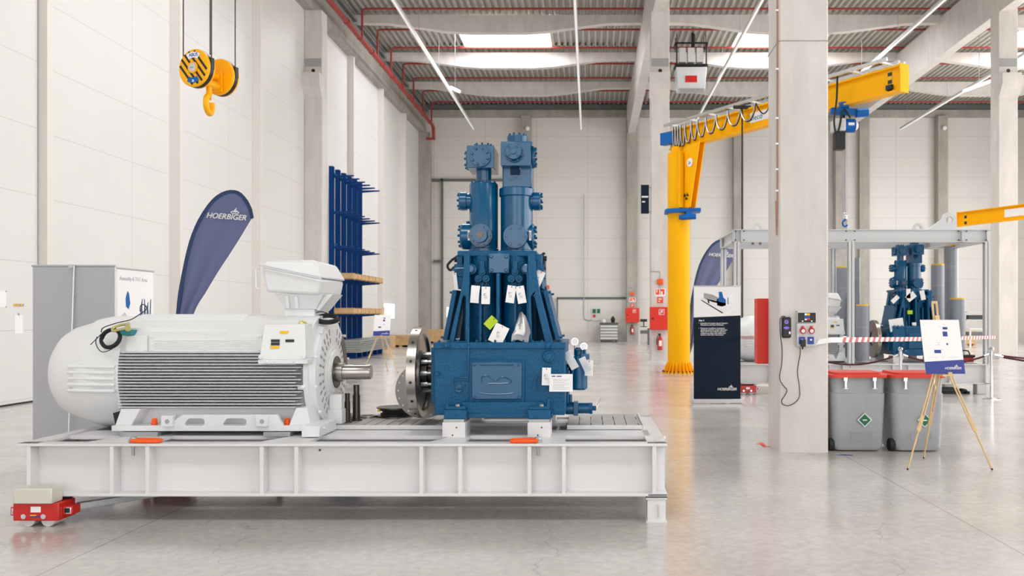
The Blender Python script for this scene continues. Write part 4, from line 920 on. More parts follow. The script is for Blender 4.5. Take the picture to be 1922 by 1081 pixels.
# loose machine parts on the skid deck
zt = ZT + .018
for px, ht, Y, r, lab in ((652, 738, 7.72, .026, 'shorter dark steel pin standing on the deck beside the motor'), (669, 722, 7.85, .034, 'taller dark steel pin standing on the deck beside the motor')):
    x = X(px, Y); mb = MB(); mb.lathe([(0, r + .018), (.05, r + .018), (.055, r), (.72, r), (.725, r * .82), (1, r * .82)], (x, Y, zt), (x, Y, Z(ht, Y)), 28)
    S('steel_pin', lab, 'steel pin', mb, M['steel_dark'], (x, Y, zt), 'steel pins standing on the skid deck')
mb = MB(); x = X(690, 8.1); mb.ring((x, 8.1, zt), (0, 0, 1), .088, .062, .02, 48); S('steel_ring', 'thin bright steel ring lying on the deck between motor and compressor', 'ring', mb, M['steel'], (x, 8.1, zt), bev=.002)
o = T('coupling_spacer', 'black coupling spacer with rubber bands lying beside the flywheel', 'coupling', (X(742, 8.185), 8.185, zt))
x = X(742, 8.185); mb = MB(); mb.lathe([(0, .175), (1, .175)], (x, 8.185, zt), (x, 8.185, zt + .012), 56); P('lower_disc', mb, M['steel_dark'], o)
mb = MB(); mb.lathe([(0, .135), (.3, .14), (.45, .12), (.55, .12), (.7, .14), (1, .135)], (x, 8.185, zt + .012), (x, 8.185, zt + .08), 48); P('rubber_body', mb, M['rubber'], o)
mb = MB(); mb.lathe([(0, .175), (1, .175)], (x, 8.185, zt + .08), (x, 8.185, zt + .092), 56); P('upper_disc', mb, M['steel_dark'], o)
mb = MB(); mb.box(x - .13, x - .11, 8.03, 8.06, zt + .06, zt + .08); P('yellow_mark', mb, M['yel_label'], o)
x = X(793, 7.95); r = .262; zc = ZT + .02 + r
o = T('drilled_disc', 'flat drilled steel disc standing behind the flywheel', 'steel disc', (x, 7.99, ZT + .02))
mb = MB(); mb.cyl((x, 7.985, zc), (x, 8.0, zc), r, seg=72); dd = P('disc', mb, M['disc_steel'], o)
mb = MB()
for i in range(20):
    t = 2 * PI * i / 20; mb.cyl((x + .235 * math.cos(t), 7.983, zc + .235 * math.sin(t)), (x + .235 * math.cos(t), 7.99, zc + .235 * math.sin(t)), .008, seg=10)
P('bolt_hole', mb, M['paper'], o, kind='stuff')
# ---------------------------------------------------------------- tags hanging on the compressor
def tag_(px, py, rot, label, Y=7.11, w_=.072, h_=.145, m='paper', yaw=0.0, marks=True, bend=0.0, cat='paper tag', group='paper tags on the nearest compressor', name='paper_tag', string=.05):
    x, z = X(px, Y), Z(py, Y)
    o = T(name, label, cat, (x, Y, z), group)
    o.rotation_euler = (0, rot, yaw)
    def loc(mb, nm, mat):
        b = BASE[o]
        for v in mb.bm.verts: v.co += b
        return P(nm, mb, mat, o, recalc=True)
    mb = MB(); n = 7; g = []
    for j in range(n + 1):
        v = j / n; g.append([(-w_ / 2 + w_ * i / 4, bend * math.sin(v * PI * .9) * (1 + .4 * i), -h_ * v) for i in range(5)])
    g2 = [[(a, b_ + .0015, c) for a, b_, c in row] for row in g]
    mb.sheet(g); mb.sheet(g2); loc(mb, 'card', M[m])
    mb = MB(); mb.cyl((0, -.0012, -.012), (0, .003, -.012), .005, seg=10); loc(mb, 'eyelet', M['sign_red'] if m == 'paper' else M['ink']); mb = MB(); mb.cyl((0, -.001, -.012), (.002, .004, string), .0014, seg=5); loc(mb, 'string', M['ink'])
    if marks:
        mb = MB(); f = lambda v: bend * math.sin(v / h_ * PI * .9) - .0012
        mb.box(-.018, .004, f(h_ * .4), f(h_ * .4) + .0006, -h_ * .42, -h_ * .40); mb.box(-.018, .004, f(h_ * .5), f(h_ * .5) + .0006, -h_ * .51, -h_ * .5); mb.box(-.018, -.014, f(.45 * h_), f(.45 * h_) + .0006, -h_ * .51, -h_ * .4)
        for k_ in range(3): mb.box(-.016 + k_ * .002, .012, f(h_ * .6), f(h_ * .6) + .0006, -h_ * (.58 + .05 * k_), -h_ * (.57 + .05 * k_))
        loc(mb, 'print', M['ink'])
    return o
tag_(893, 536, .08, 'curled white tag hanging below the left packing flange, outer one', bend=-.006)
tag_(912, 538, .02, 'straight white tag below the left packing flange, inner one')
tag_(961, 536, .14, 'white tag below the right packing flange, its top leaning right')
tag_(975, 537, -.17, 'white tag below the right packing flange, its top leaning left')
tag_(1017, 509, .42, 'tilted white tag below the right black hose at the frame shoulder', Y=7.16)
tag_(853, 512, -.12, 'narrow edge-on white tag beside the left black hose', Y=7.22, w_=.03, marks=False)
tag_(1026, 690, .03, 'white tag hanging below the round plug on the crankcase front', Y=7.0)
tag_(929, 597, .75, 'lime green tag hanging in the middle of the compressor frame', Y=7.06, m='lime', w_=.075, h_=.10, marks=False, cat='green tag', group='cards on the compressor', string=.02)
tag_(944, 611, .45, 'large crooked white sheet hanging below the lime green tag', Y=7.06, w_=.12, h_=.16, cat='paper sheet', group='cards on the compressor', string=.01)
o = T('document_sleeve', 'crumpled clear document sleeve stuffed between the compressor ribs', 'document', (X(982, 7.1), 7.1, Z(590, 7.1)))
mb = MB(); g = []
for j in range(9):
    v = j / 8; row = []
    for i in range(9):
        u = i / 8; wv = (.022 + .05 * math.sin(v * PI * .6)); row.append((X(981, 7.1) + (u - .5) * 2 * wv - .01 * v * 2 * (1 if j > 5 else 0), 7.08 + .02 * math.sin(u * 7 + v * 4) - .012 * math.cos(u * 12), Z(588, 7.1) - v * .235 + .015 * math.sin(u * 5)))
    g.append(row)
mb.sheet(g); P('sleeve', mb, M['grey_fab'], o)
mb = MB(); mb.sheet([[(a + .006, b - .006, c - .01) for a, b, c in row[:6]] for row in g[1:7]]); P('folded_paper', mb, M['paper'], o)
o = T('document_sleeve', 'flat clear sleeve with a printed letter hanging at the crankcase corner', 'document', (X(1052, 6.98), 6.98, Z(703, 6.98)))
x0, x1, z0, z1 = X(1031, 6.98), X(1075, 6.98), Z(735, 6.98), Z(702, 6.98)
mb = MB(); mb.box(x0, x1, 6.978, 6.981, z0, z1); P('sheet', mb, M['paper'], o)
mb = MB()
for k_ in range(8): mb.box(x0 + .03, x1 - .025 - .02 * (k_ % 3), 6.9765, 6.978, z1 - .045 - k_ * .0115, z1 - .042 - k_ * .0115)
P('print_lines', mb, M['ink_light'], o)
mb = MB(); mb.box(x0 + .02, x0 + .05, 6.9765, 6.978, z1 - .022, z1 - .014); mb.box(x0 + .06, x0 + .1, 6.9765, 6.978, z1 - .022, z1 - .014); P('letterhead', mb, M['board_blue'], o)
mb = MB(); mb.cyl((x0 + .07, 6.98, z1), (x0 + .075, 6.98, z1 + .02), .0016, seg=5); mb.cyl((x0 + .075, 6.98, z1 + .02), (X(1047, 6.98), 7.06, z1 + .02), .0016, seg=5); P('string', mb, M['ink'], o)
tag_(1063, 660, -.5, 'wide white tag curling off the crankcase corner by the gauges', Y=7.15, w_=.07, h_=.16, bend=-.02, marks=False)
tag_(1092, 671, -.45, 'white tag curling in front of the oil filter', Y=7.3, w_=.06, h_=.13, bend=-.02)
tag_(1106, 676, .03, 'rightmost white tag hanging from the filter valve', Y=7.36, w_=.07, h_=.135)
tag_(1123, 756, .5, 'small pale tag sticking out beyond the oil pump end', Y=7.5, w_=.03, h_=.06, marks=False)
# ---------------------------------------------------------------- logos
def logo(parent, x, y, z, width, mat, rot=(PI / 2, 0, 0), e=.0012, up=True):
    t = TX('HOERBIGER', (x, y, z), 1.0, mat, parent, 'lettering', rot, .28, .0, ext=e, fit=width)
    s_ = t['_s']
    # flame and ring above the letters G E
    mb = MB(); m = Matrix.Rotation(0, 4, 'Z')
    cx_, cz_, u = .72 * width, .95 * s_ * 1.0, width * .1
    ring = [(cx_ + math.cos(a) * u, 0, cz_ + math.sin(a) * u * .32) for a in [2 * PI * i / 20 for i in range(20)]]
    mb.tube(ring, u * .11, 5, 1, closed=True)
    for dx, h_ in ((-.28, .75), (.0, 1.15), (.28, .55)): mb.prism([(cx_ + dx * u - u * .1, cz_), (cx_ + dx * u + u * .1, cz_), (cx_ + dx * u + u * .36, cz_ + u * h_), (cx_ + dx * u + u * .16, cz_ + u * h_)], 'y', -e, e)
    R = Matrix.Translation(Vector((x, y, z))) @ (Matrix.Rotation(rot[2], 4, 'Z') @ Matrix.Rotation(rot[1], 4, 'Y') @ Matrix.Rotation(rot[0] - PI / 2, 4, 'X'))
    for v in mb.bm.verts: v.co = R @ v.co
    P('logo_mark', mb, mat, parent)
    return t
# ---------------------------------------------------------------- beach flags
OUT_L = [(331, 590), (337, 547), (345, 498), (358, 447), (373, 412), (394, 380), (415, 363), (436, 357), (454, 364), (466, 380), (473, 396), (475.5, 409)]
OUT_R = [(363, 590), (387, 547), (408, 512), (429, 480), (450, 447), (462, 427), (468, 417), (471, 412), (473, 411), (474, 410.5), (474.6, 410), (475, 409.5)]
def flag(Y, label, dx=0.0):
    o = T('beach_flag', label, 'flag', (X(331, Y), Y, 0), 'blue teardrop beach flags')
    L = [(X(322, Y), .25)] + [(X(327, Y), .8)] + [(X(a, Y), Z(b, Y)) for a, b in OUT_L]
    Rr = [(X(325, Y), .25)] + [(X(345, Y), .85)] + [(X(a, Y), Z(b, Y)) for a, b in OUT_R]
    def sm(pts, k_=5):
        out = []
        for i in range(len(pts) - 1):
            a, b, c, d = pts[max(i - 1, 0)], pts[i], pts[i + 1], pts[min(i + 2, len(pts) - 1)]
            for j in range(k_):
                t = j / k_; out.append(tuple(.5 * ((2 * b[n_]) + (c[n_] - a[n_]) * t + (2 * a[n_] - 5 * b[n_] + 4 * c[n_] - d[n_]) * t * t + (3 * b[n_] - a[n_] - 3 * c[n_] + d[n_]) * t ** 3) for n_ in (0, 1)))
        return out + [pts[-1]]
    L, Rr = sm(L), sm(Rr); N = 22; g = []
    for i, (a, b) in enumerate(zip(L, Rr)):
        v = i / len(L); amp = .035 * max(0, 1 - v * 1.25)
        row = []
        for j in range(N + 1):
            u = j / N; wv = amp * math.sin(u * 15 + 1.3 * v) * min(1, u * 4) * min(1, (1 - u) * 5 + .2)
            row.append((a[0] + (b[0] - a[0]) * u, Y + wv, a[1] + (b[1] - a[1]) * u))
        g.append(row)
    mb = MB(); mb.sheet(g); mb.sheet([[(x_, y_ + .004, z_) for x_, y_, z_ in r] for r in g]); P('cloth', mb, M['flag'], o, recalc=False)
    mb = MB(); g2 = []
    for i, (a, b) in enumerate(zip(L, Rr)):
        i0, i1 = L[max(i - 1, 0)], L[min(i + 1, len(L) - 1)]; tx, tz = i1[0] - i0[0], i1[1] - i0[1]; l = math.hypot(tx, tz) or 1
        nx, nz = tz / l, -tx / l; wd = .055
        g2.append([(a[0] - nx * .004, Y - .008, a[1] - nz * .004), (a[0] + nx * wd, Y - .008, a[1] + nz * wd), (a[0] + nx * wd, Y + .012, a[1] + nz * wd), (a[0] - nx * .004, Y + .012, a[1] - nz * .004)])
    mb.sheet(g2); P('hem_sleeve', mb, M['flag_hem'], o)
    mb = MB(); mb.tube([(L[0][0], Y + .002, .05)] + [(p[0], Y + .002, p[1]) for p in L[::6]], .012, 8, 3); P('pole', mb, M['black'], o)
    mb = MB(); mb.cyl((L[0][0], Y, 0), (L[0][0], Y, .07), .05, seg=16); mb.box(L[0][0] - .3, L[0][0] + .3, Y - .03, Y + .03, 0, .012); mb.box(L[0][0] - .03, L[0][0] + .03, Y - .3, Y + .3, 0, .012); P('cross_base', mb, M['galv'], o)
    logo(o, X(389, Y), Y - .05, Z(409, Y), X(463, Y) - X(389, Y), M['white'], (PI / 2, .07, 0), e=.002)
    return o
f1 = flag(15.0, 'blue teardrop flag standing behind the white motor by the left wall')
f2 = copy_tree(f1, None, (X(1294, 24.6) - X(331, 15.0), 9.6, 0)); relabel(f2, 'blue teardrop flag behind the yellow crane column, partly hidden')
# ---------------------------------------------------------------- roll-up banners and easels
def rollup(x0, x1, y, zt_, label, front, group, back=None, feet=True):
    o = T('roll_up_banner', label, 'banner', ((x0 + x1) / 2, y, 0), group)
    mb = MB(); mb.box(x0 + .01, x1 - .01, y - .002, y + .002, .07, zt_); P('print_sheet', mb, front, o)
    mb = MB(); mb.prism([(y - .05, .012), (y + .06, .012), (y + .05, .075), (y - .035, .085)], 'x', x0 - .01, x1 + .015); P('cassette', mb, M['alu'], o, .004)
    mb = MB(); mb.cyl((x0, y, zt_), (x1, y, zt_), .012, seg=10); P('top_rail', mb, M['alu'], o)
    for u in (.3, .7):
        mb = MB(); mb.box(x0 + (x1 - x0) * u - .04, x0 + (x1 - x0) * u + .04, y - .1, y + .12, 0, .014); P('foot', mb, M['alu'], o)
    return o
Yb = 15.5; xa, xb = X(1301, Yb), X(1391, Yb)
o = rollup(xa, xb, Yb, Z(537, Yb), 'navy and white roll-up banner with machine picture left of the big pillar', M['navy'], 'roll-up banners')
xs_ = lambda u: xa + (xb - xa) * u
zc_ = lambda v: Z(537 + 213 * v, Yb)
mb = MB(); mb.prism([(xa + .01, zc_(.276)), (xb - .01, zc_(.258)), (xb - .01, zc_(0.003)), (xa + .01, zc_(0.003))], 'y', Yb - .004, Yb - .0025); P('white_field', mb, M['white'], o)
# small machine picture in greys and blue
mb = MB(); pf = lambda u, v: (xs_(u), zc_(v))
def blob(pts): mb.prism([pf(a, b) for a, b in pts], 'y', Yb - .0055, Yb - .004)
mb.mi = 0; blob([(.16, .125), (.20, .105), (.83, .165), (.83, .185), (.66, .24), (.6, .235)]); blob([(.70, .14), (.71, .07), (.79, .065), (.80, .15)])
mb.mi = 1; blob([(.22, .06), (.40, .075), (.52, .10), (.52, .15), (.40, .14), (.22, .105)])
mb.mi = 2; blob([(.53, .05), (.60, .05), (.63, .10), (.68, .12), (.68, .17), (.60, .18), (.5, .17), (.49, .12), (.54, .10)])
mb.mi = 3; blob([(.16, .125), (.17, .12), (.63, .235), (.6, .24)]); blob([(.30, .12), (.33, .12), (.34, .15), (.31, .15)]); blob([(.72, .10), (.735, .10), (.735, .16), (.72, .16)])
P('picture', mb, [M['alu'], M['conc_band'], M['sblue'], M['ink']], o)
TX('Step 2', (xs_(.115), Yb - .006, zc_(.308)), .038, M['white'], o, shear=.2, bold=.0012)
TX('•  Assembly of Coupling Guard, Pulsation\n    Dampeners and Lube Oil Station', (xs_(.115), Yb - .006, zc_(.332)), .0315, M['white'], o, bold=.0006, sp=.95)
TX('•  Temporary installation of pulsation\n    dampener pipes for precise alignment.\n    Pipes will be cut to length and spot\n    welded in position. Full welding and\n    testing is done after dismounting', (xs_(.115), Yb - .006, zc_(.376)), .0315, M['white'], o, bold=.0006, sp=.95)
logo(o, xs_(.50), Yb - .006, zc_(.918), X(1383, Yb) - X(1347, Yb), M['white'])
# grey banner seen from behind, with its support pole
Yg = 9.0; xa, xb = X(60, Yg), X(217, Yg)
o = rollup(xa, xb, Yg, Z(499, Yg), 'tall grey banner seen from behind at the left, next to the motor cowl', M['grey_fab'], 'roll-up banners')
mb = MB(); mb.cyl((X(129, Yg - .08), Yg - .1, .05), (X(138, Yg - .04), Yg - .03, Z(499, Yg)), .009, seg=8); mb.box(X(134, Yg), X(142, Yg), Yg - .05, Yg + .01, Z(503, Yg), Z(497, Yg)); P('support_pole', mb, M['alu'], o)
# white info banner standing behind it
Yw = 10.63; xa, xb = -5.667 - .43, -5.667 + .43          # stands at right angles to the picture plane
o = rollup(xa, xb, Yw, Z(503, 10.2), 'white info banner with faint title behind the motor top', M['white'], 'roll-up banners')
zt_ = Z(503, 10.2); u_ = lambda u: xa + .86 * u
TX('Assembly & TAT Area', (u_(.06), Yw - .005, zt_ - .14), .07, M['ink_light'], o)
mb = MB(); mb.prism([(u_(a), zt_ - b) for a, b in ((.27, .27), (.31, .30), (.34, .42), (.30, .49), (.23, .46), (.22, .36))], 'y', Yw - .005, Yw - .003); P('picture', mb, M['sblue'], o)
mb = MB()
for i in range(7): mb.prism([(u_(.60 + i * .045), zt_ - .6), (u_(.64 + i * .045), zt_ - .6), (u_(.68 + i * .04 - (i % 2) * .06), zt_ - .36 - (i % 3) * .04), (u_(.66 + i * .04 - (i % 2) * .06), zt_ - .36 - (i % 3) * .04)], 'y', Yw - .005, Yw - .003)
mb.mi = 1; mb.prism([(u_(a), zt_ - b) for a, b in ((.04, .6), (.2, .53), (.28, .6))], 'y', Yw - .005, Yw - .003)
P('picture', mb, [mk('print_blue_grey', (96, 110, 150), .7), M['ink_light']], o)
o.rotation_euler = (0, 0, PI / 2)
def easel(label):
    o = T('display_easel', label, 'easel', (3.71, 9.0, 0), 'wooden easels with white boards')
    ap = Vector((3.70, 8.99, 1.10))
    for i, (fx, fy) in enumerate(((3.285, 8.83), (4.165, 8.83), (3.735, 9.55))):
        ft = Vector((fx, fy, 0)); top = ap + Vector(((-.04, .04, -.01)[i], 0, 0)); d = (ft - top)
        mb = MB(); mid = top + d * .62
        sdv = d.cross(Vector((0, 1, 0))).normalized() * .013 if i < 2 else Vector((.013, 0, 0))
        mb.beam(top + sdv, mid + sdv + d * .02, .013, .018, up=(0, 1, 0)); mb.beam(top - sdv, mid - sdv + d * .02, .013, .018, up=(0, 1, 0))
        mb.beam(top + d * .5, top + d * .985, .014, .02, up=(0, 1, 0)); lg = P('leg', mb, M['wood'], o, .002)
        mb = MB(); mb.cyl(top + d * .98, ft, .009, seg=10); P('rubber_tip', mb, M['rubber'], lg)
    mb = MB(); p0 = Vector((3.705, 9.02, 1.02)); p1 = Vector((3.712, 9.20, 1.74)); 
    mb.beam(p0, p0 + (p1 - p0) * .72, .035, .02, up=(0, -1, 0)); P('mast', mb, M['wood'], o, .002)
    a = p0 + (p1 - p0) * .72; mb = MB()
    for s_ in (-.022, .022): mb.beam(a + Vector((s_, 0, 0)), p1 + Vector((s_, 0, 0)), .018, .025, up=(0, -1, 0))
    mb.beam(p1 + Vector((-.03, 0, 0)), p1 + Vector((.03, 0, 0)), .02, .03); b_ = a + Vector((0, -.035, 0)); mb.beam(a + (p1 - a) * .0 + Vector((0, -.04, 0)), a + (p1 - a) * .3 + Vector((0, -.04, 0)), .05, .02, up=(0, -1, 0)); P('top_clamp', mb, M['wood'], o, .004)
    mb = MB(); mb.box(3.66, 3.78, 8.86, 9.03, .965, .985); mb.box(3.72, 3.76, 8.855, 8.87, .965, 1.01); P('ledge', mb, M['wood'], o, .003)
    # leaning board with print
    b0, b1 = Vector((0, 8.93, .988)), Vector((0, 9.09, 1.553)); bx0, bx1 = 3.515, 3.928
    def on(u, v, off=0): p = b0 + (b1 - b0) * v; return (bx0 + (bx1 - bx0) * u, p.y - off, p.z)
    def patch(mb, u0, u1, v0, v1, off, v0b=None, v1b=None):
        v0b = v0 if v0b is None else v0b; v1b = v1 if v1b is None else v1b
        mb.hexa([on(u0, v0, off), on(u1, v0b, off), on(u1, v0b, off - .0015), on(u0, v0, off - .0015), on(u0, v1, off), on(u1, v1b, off), on(u1, v1b, off - .0015), on(u0, v1, off - .0015)])
    mb = MB(); mb.hexa([on(0, 0, 0), on(1, 0, 0), on(1, 0, -.006), on(0, 0, -.006), on(0, 1, 0), on(1, 1, 0), on(1, 1, -.006), on(0, 1, -.006)]); bd = P('board', mb, M['white'], o)
    mb = MB(); patch(mb, 0, 1, 0, .22, .0018, 0, .26); P('blue_band', mb, M['board_blue'], bd)
    mb = MB()
    for u0, u1, v0, v1 in ((.56, .68, .82, .865), (.545, .665, .69, .78), (.61, .65, .53, .565), (.40, .42, .53, .54), (.28, .45, .38, .44)): patch(mb, u0, u1, v0, v1, .0018)
    P('blue_squares', mb, M['board_blue'], bd)
    mb = MB()
    for u0, u1, v0 in ((.45, .56, .865), (.35, .48, .57), (.45, .52, .30), (.1, .35, .30), (.62, .9, .30), (.56, .62, .91), (.46, .5, .44)): patch(mb, u0, u1, v0, v0 + .005, .0018)
    P('print_lines', mb, M['ink_light'], bd)
    t0 = on(.49, .085, .004); logo(o, t0[0], t0[1], t0[2], (bx1 - bx0) * .42, M['white'], (PI / 2 - .276, 0, 0), e=.0008)
    return o
e1 = easel('wooden easel with white and blue info board in front of the grey bins')
e2 = copy_tree(e1); e2.scale = (1.12, 1.12, 1.04); Ye = 24.0; e2.location = (X(716, Ye), Ye, 0); relabel(e2, 'small distant wooden easel with board beside the blue rack')
# ---------------------------------------------------------------- hook block
n = Vector((.31, .95, 0)).normalized(); pd = Vector((.95, -.31, 0)).normalized()
c1 = Vector((-4.157, 9.0, 4.204)); c2 = c1 + n * .36
o = T('crane_hook_block', 'yellow and black striped hook block hanging on steel ropes above the motor', 'hook block', (-4.1, 9.17, 3.72))
R_ = .198
for c, face in ((c1, True), (c2, False)):
    mb = MB(); mb.lathe([(0, R_ * .93), (.12, R_), (.3, R_)], c - n * .045, c + n * .055, 56); mb.lathe([(0, R_), (.85, R_), (1, R_ * .93)], c + n * .03, c + n * .055, 56)
    sh = P('sheave_cover', mb, M['hook_yellow'], o, .002)
    mb = MB(); mb.cyl(c - n * .015, c + n * .032, R_ * 1.005, seg=56); P('rubber_rim', mb, M['black'], sh)
    mb = MB(); a = c + pd * (R_ * .93); mb.box(0, 0, 0, 0, 0, 0) if False else mb.beam(a + Vector((0, 0, -.02)) + n * .01, a + Vector((0, 0, .1)) + n * .01, .04, .05, up=tuple(n)); P('rope_guard', mb, M['black'], sh, .005)
    if face:
        mb = MB(); fc = c - n * .0465
        up = Vector((0, 0, 1)); rr = R_ * .93
        for k_ in range(-3, 4):
            # diagonal stripes clipped to the disc
            dirv = (pd * .62 + up * -.78).normalized(); per = (pd * .78 + up * .62).normalized(); off = k_ * .058
            for wv in (0,):
                if abs(off) + .012 >= rr: continue
                h0 = math.sqrt(rr * rr - (off - .012) ** 2); h1 = math.sqrt(rr * rr - (off + .012) ** 2); hh = min(h0, h1)
                P0 = fc + per * (off - .012); P1 = fc + per * (off + .012)
                vs = [P0 - dirv * hh, P0 + dirv * hh, P1 + dirv * hh, P1 - dirv * hh]
                mb.hexa([v for v in vs] + [v - n * .002 for v in vs])
        P('warning_stripes', mb, M['black'], sh)
        mb = MB(); mb.cyl(fc, fc - n * .012, .062, seg=32); P('hub_ring', mb, M['hook_yellow'], sh)
        mb = MB(); mb.cyl(fc - n * .011, fc - n * .015, .045, seg=32); P('hub_cap', mb, M['chrome'], sh)
        def arc(r0, r1, a0, a1, m, nm):
            mb = MB(); K = 10; ins, outs = [], []
            for i in range(K + 1):
                a = a0 + (a1 - a0) * i / K; dd_ = pd * math.cos(a) + up * math.sin(a); ins.append(fc + dd_ * r0 - n * .003); outs.append(fc + dd_ * r1 - n * .003)
            for i in range(K): mb.hexa([ins[i], outs[i], outs[i + 1], ins[i + 1], ins[i] - n * .002, outs[i] - n * .002, outs[i + 1] - n * .002, ins[i + 1] - n * .002])
            P(nm, mb, m, sh)
        arc(.105, .165, PI * .32, PI * .68, M['white'], 'name_plate'); arc(.105, .16, -PI * .66, -PI * .34, M['sblue'], 'load_plate')
        yaw = math.atan2(pd.y, pd.x)
        p = fc - pd * .052 + up * .118 - n * .0065; TX('ABUS', p, .048, M['sblue'], o, rot=(PI / 2, 0, yaw), bold=.001, ext=.0006)
        p = fc - pd * .014 - up * .15 - n * .0065; TX('2t', p, .036, M['white'], o, rot=(PI / 2, 0, yaw), bold=.001, ext=.0006)
        p = fc - pd * .03 - up * .008 - n * .0155; TX('ABUS', p, .02, M['ink'], o, rot=(PI / 2, 0, yaw), ext=.0003)
m_ = (c1 + c2) / 2
mb = MB(); mb.cyl(c1 + n * .05 + Vector((0, 0, -.01)), c2 - n * .04 + Vector((0, 0, -.01)), .035, seg=20); mb.cyl(c1 + n * .05 + Vector((0, 0, -.11)), c2 - n * .04 + Vector((0, 0, -.11)), .045, seg=20); mb.beam(c2 - n * .055 + Vector((0, 0, .05)), c2 - n * .055 + Vector((0, 0, -.17)), .13, .02, up=tuple(n)); mb.beam(c1 + n * .065 + Vector((0, 0, .03)), c1 + n * .065 + Vector((0, 0, -.18)), .12, .02, up=tuple(n))
P('crosshead', mb, M['hook_yellow'], o, .006)
hx_ = m_ + Vector((0, 0, -.16)); hd = Vector((-.12, .99, 0)).normalized()
mb = MB(); mb.cyl(hx_ + Vector((0, 0, .06)), hx_ + Vector((0, 0, -.04)), .03, .024, seg=16)
pts = [hx_ + Vector((0, 0, 0)), hx_ + Vector((0, 0, -.05))]
for i in range(9):
    a = PI * .5 + .1 + (PI * 1.62) * i / 8; pts.append(hx_ + Vector((0, 0, -.175)) + hd * (math.cos(a) * .1) + Vector((0, 0, math.sin(a) * .095)))
mb.tube(pts, .031, 12, 4); P('hook', mb, M['hook_yellow'], o)
mb = MB(); mb.beam(hx_ + Vector((0, 0, -.04)) + hd * .02, hx_ + Vector((0, 0, -.115)) + hd * .055, .012, .03); P('safety_latch', mb, M['hook_yellow'], o)
for p in (c1 - pd * R_ * .93, c1 + pd * R_ * .93, c2 - pd * R_ * .8, c2 + pd * R_ * .9):
    mb = MB(); mb.cyl(p + n * .01, p + n * .01 + Vector((0, 0, 7.84)), .0065, seg=6); P('rope', mb, M['steel_dark'], o)
mb = MB(); mb.box(-4.7, -3.5, 8.7, 9.6, 12.05, 12.5); tr = T('crane_trolley', 'yellow crane trolley high above the striped hook block', 'crane trolley', (-4.1, 9.1, 12.05)); P('body', mb, M['hook_yellow'], tr, .01)
mb = MB(); mb.box(-4.75, -3.45, 8.75, 8.85, 12.5, 13.5); mb.box(-4.75, -3.45, 9.45, 9.55, 12.5, 13.5); P('hangers', mb, M['galv'], tr)
# ---------------------------------------------------------------- yellow column jib crane
jc = Vector((2.46, 23.7, 0)); bs = Vector((2.45, 23.9, 6.27)); be = Vector((6.5, 17.7, 6.27)); bd_ = (be - bs).normalized(); bp_ = Vector((-bd_.y, bd_.x, 0)) * -1.0   # bp_ points to camera-right side
left = Vector((bd_.y, -bd_.x, 0))      # side facing the camera
bs2 = bs - bd_ * .25
o = T('jib_crane', 'tall yellow column jib crane behind the roll-up banner', 'crane', tuple(jc))
mb = MB(); mb.cyl(jc + Vector((0, 0, .02)), jc + Vector((0, 0, 6.1)), .31, seg=44); P('column', mb, M['yellow'], o)
mb = MB(); mb.cyl(jc, jc + Vector((0, 0, .04)), .46, seg=44)
for i in range(24):
    t = 2 * PI * i / 24; c, s_ = math.cos(t), math.sin(t); t1 = Vector((-s_, c, 0)) * .011
    ia = jc + Vector((c * .3, s_ * .3, 0)); ib = jc + Vector((c * .44, s_ * .44, 0))
    mb.hexa([ia - t1 + Vector((0, 0, .03)), ib - t1 + Vector((0, 0, .03)), ib + t1 + Vector((0, 0, .03)), ia + t1 + Vector((0, 0, .03)), ia - t1 + Vector((0, 0, .30)), ia + (ib - ia) * .25 - t1 + Vector((0, 0, .30)), ia + (ib - ia) * .25 + t1 + Vector((0, 0, .30)), ia + t1 + Vector((0, 0, .30))])
P('base_flange', mb, M['yellow'], o)
mb = MB(); mb.bolts(jc + Vector((0, 0, .0)), (0, 0, 1), .445, 24, .02, .075, .13); P('anchor_bolts', mb, M['rubber'], o)
# boom (I-section), end plate, hazard stripe
def bx(mb, a, b, w_, z0, z1, off=0.0):
    a = Vector(a); b = Vector(b); p = left
    v = [a + p * (off + w_ / 2), b + p * (off + w_ / 2), b + p * (off - w_ / 2), a + p * (off - w_ / 2)]
    mb.hexa([Vector((q_.x, q_.y, z0)) for q_ in v] + [Vector((q_.x, q_.y, z1)) for q_ in v])
mb = MB(); bx(mb, bs2, be, .12, 6.29, 6.78); bx(mb, bs2, be, .26, 6.76, 6.80); bx(mb, bs2, be, .26, 6.25, 6.29); boom = P('boom', mb, M['yellow'], o)
mb = MB(); bx(mb, be, be + bd_ * .03, .27, 6.23, 6.82); P('end_plate', mb, M['yellow'], o)
mb = MB()
st = bs + (be - bs) * .955
for i in range(6):
    z = 6.30 + i * .08; mb.mi = i % 2; bx(mb, st, st + bd_ * .1, .01, z, z + .08, .066)
P('hazard_stripe', mb, [M['black'], M['yel_label']], boom)
mb = MB(); bx(mb, be - bd_ * .35, be - bd_ * .2, .06, 6.33, 6.43, .09); P('end_stop', mb, M['rubber'], boom)
s0 = bs + (be - bs) * .40; s1 = bs + (be - bs) * .475
mb = MB(); bx(mb, s0, s1 + bd_ * .15, .012, 6.42, 6.66, .066); P('sticker', mb, M['white'], boom)
yaw = math.atan2(bd_.y, bd_.x); p = s0 + left * .075 + Vector((0, 0, .20)); TX('neco', p + bd_ * .04, .2, M['teal'], o, rot=(PI / 2, 0, yaw), ext=.002)
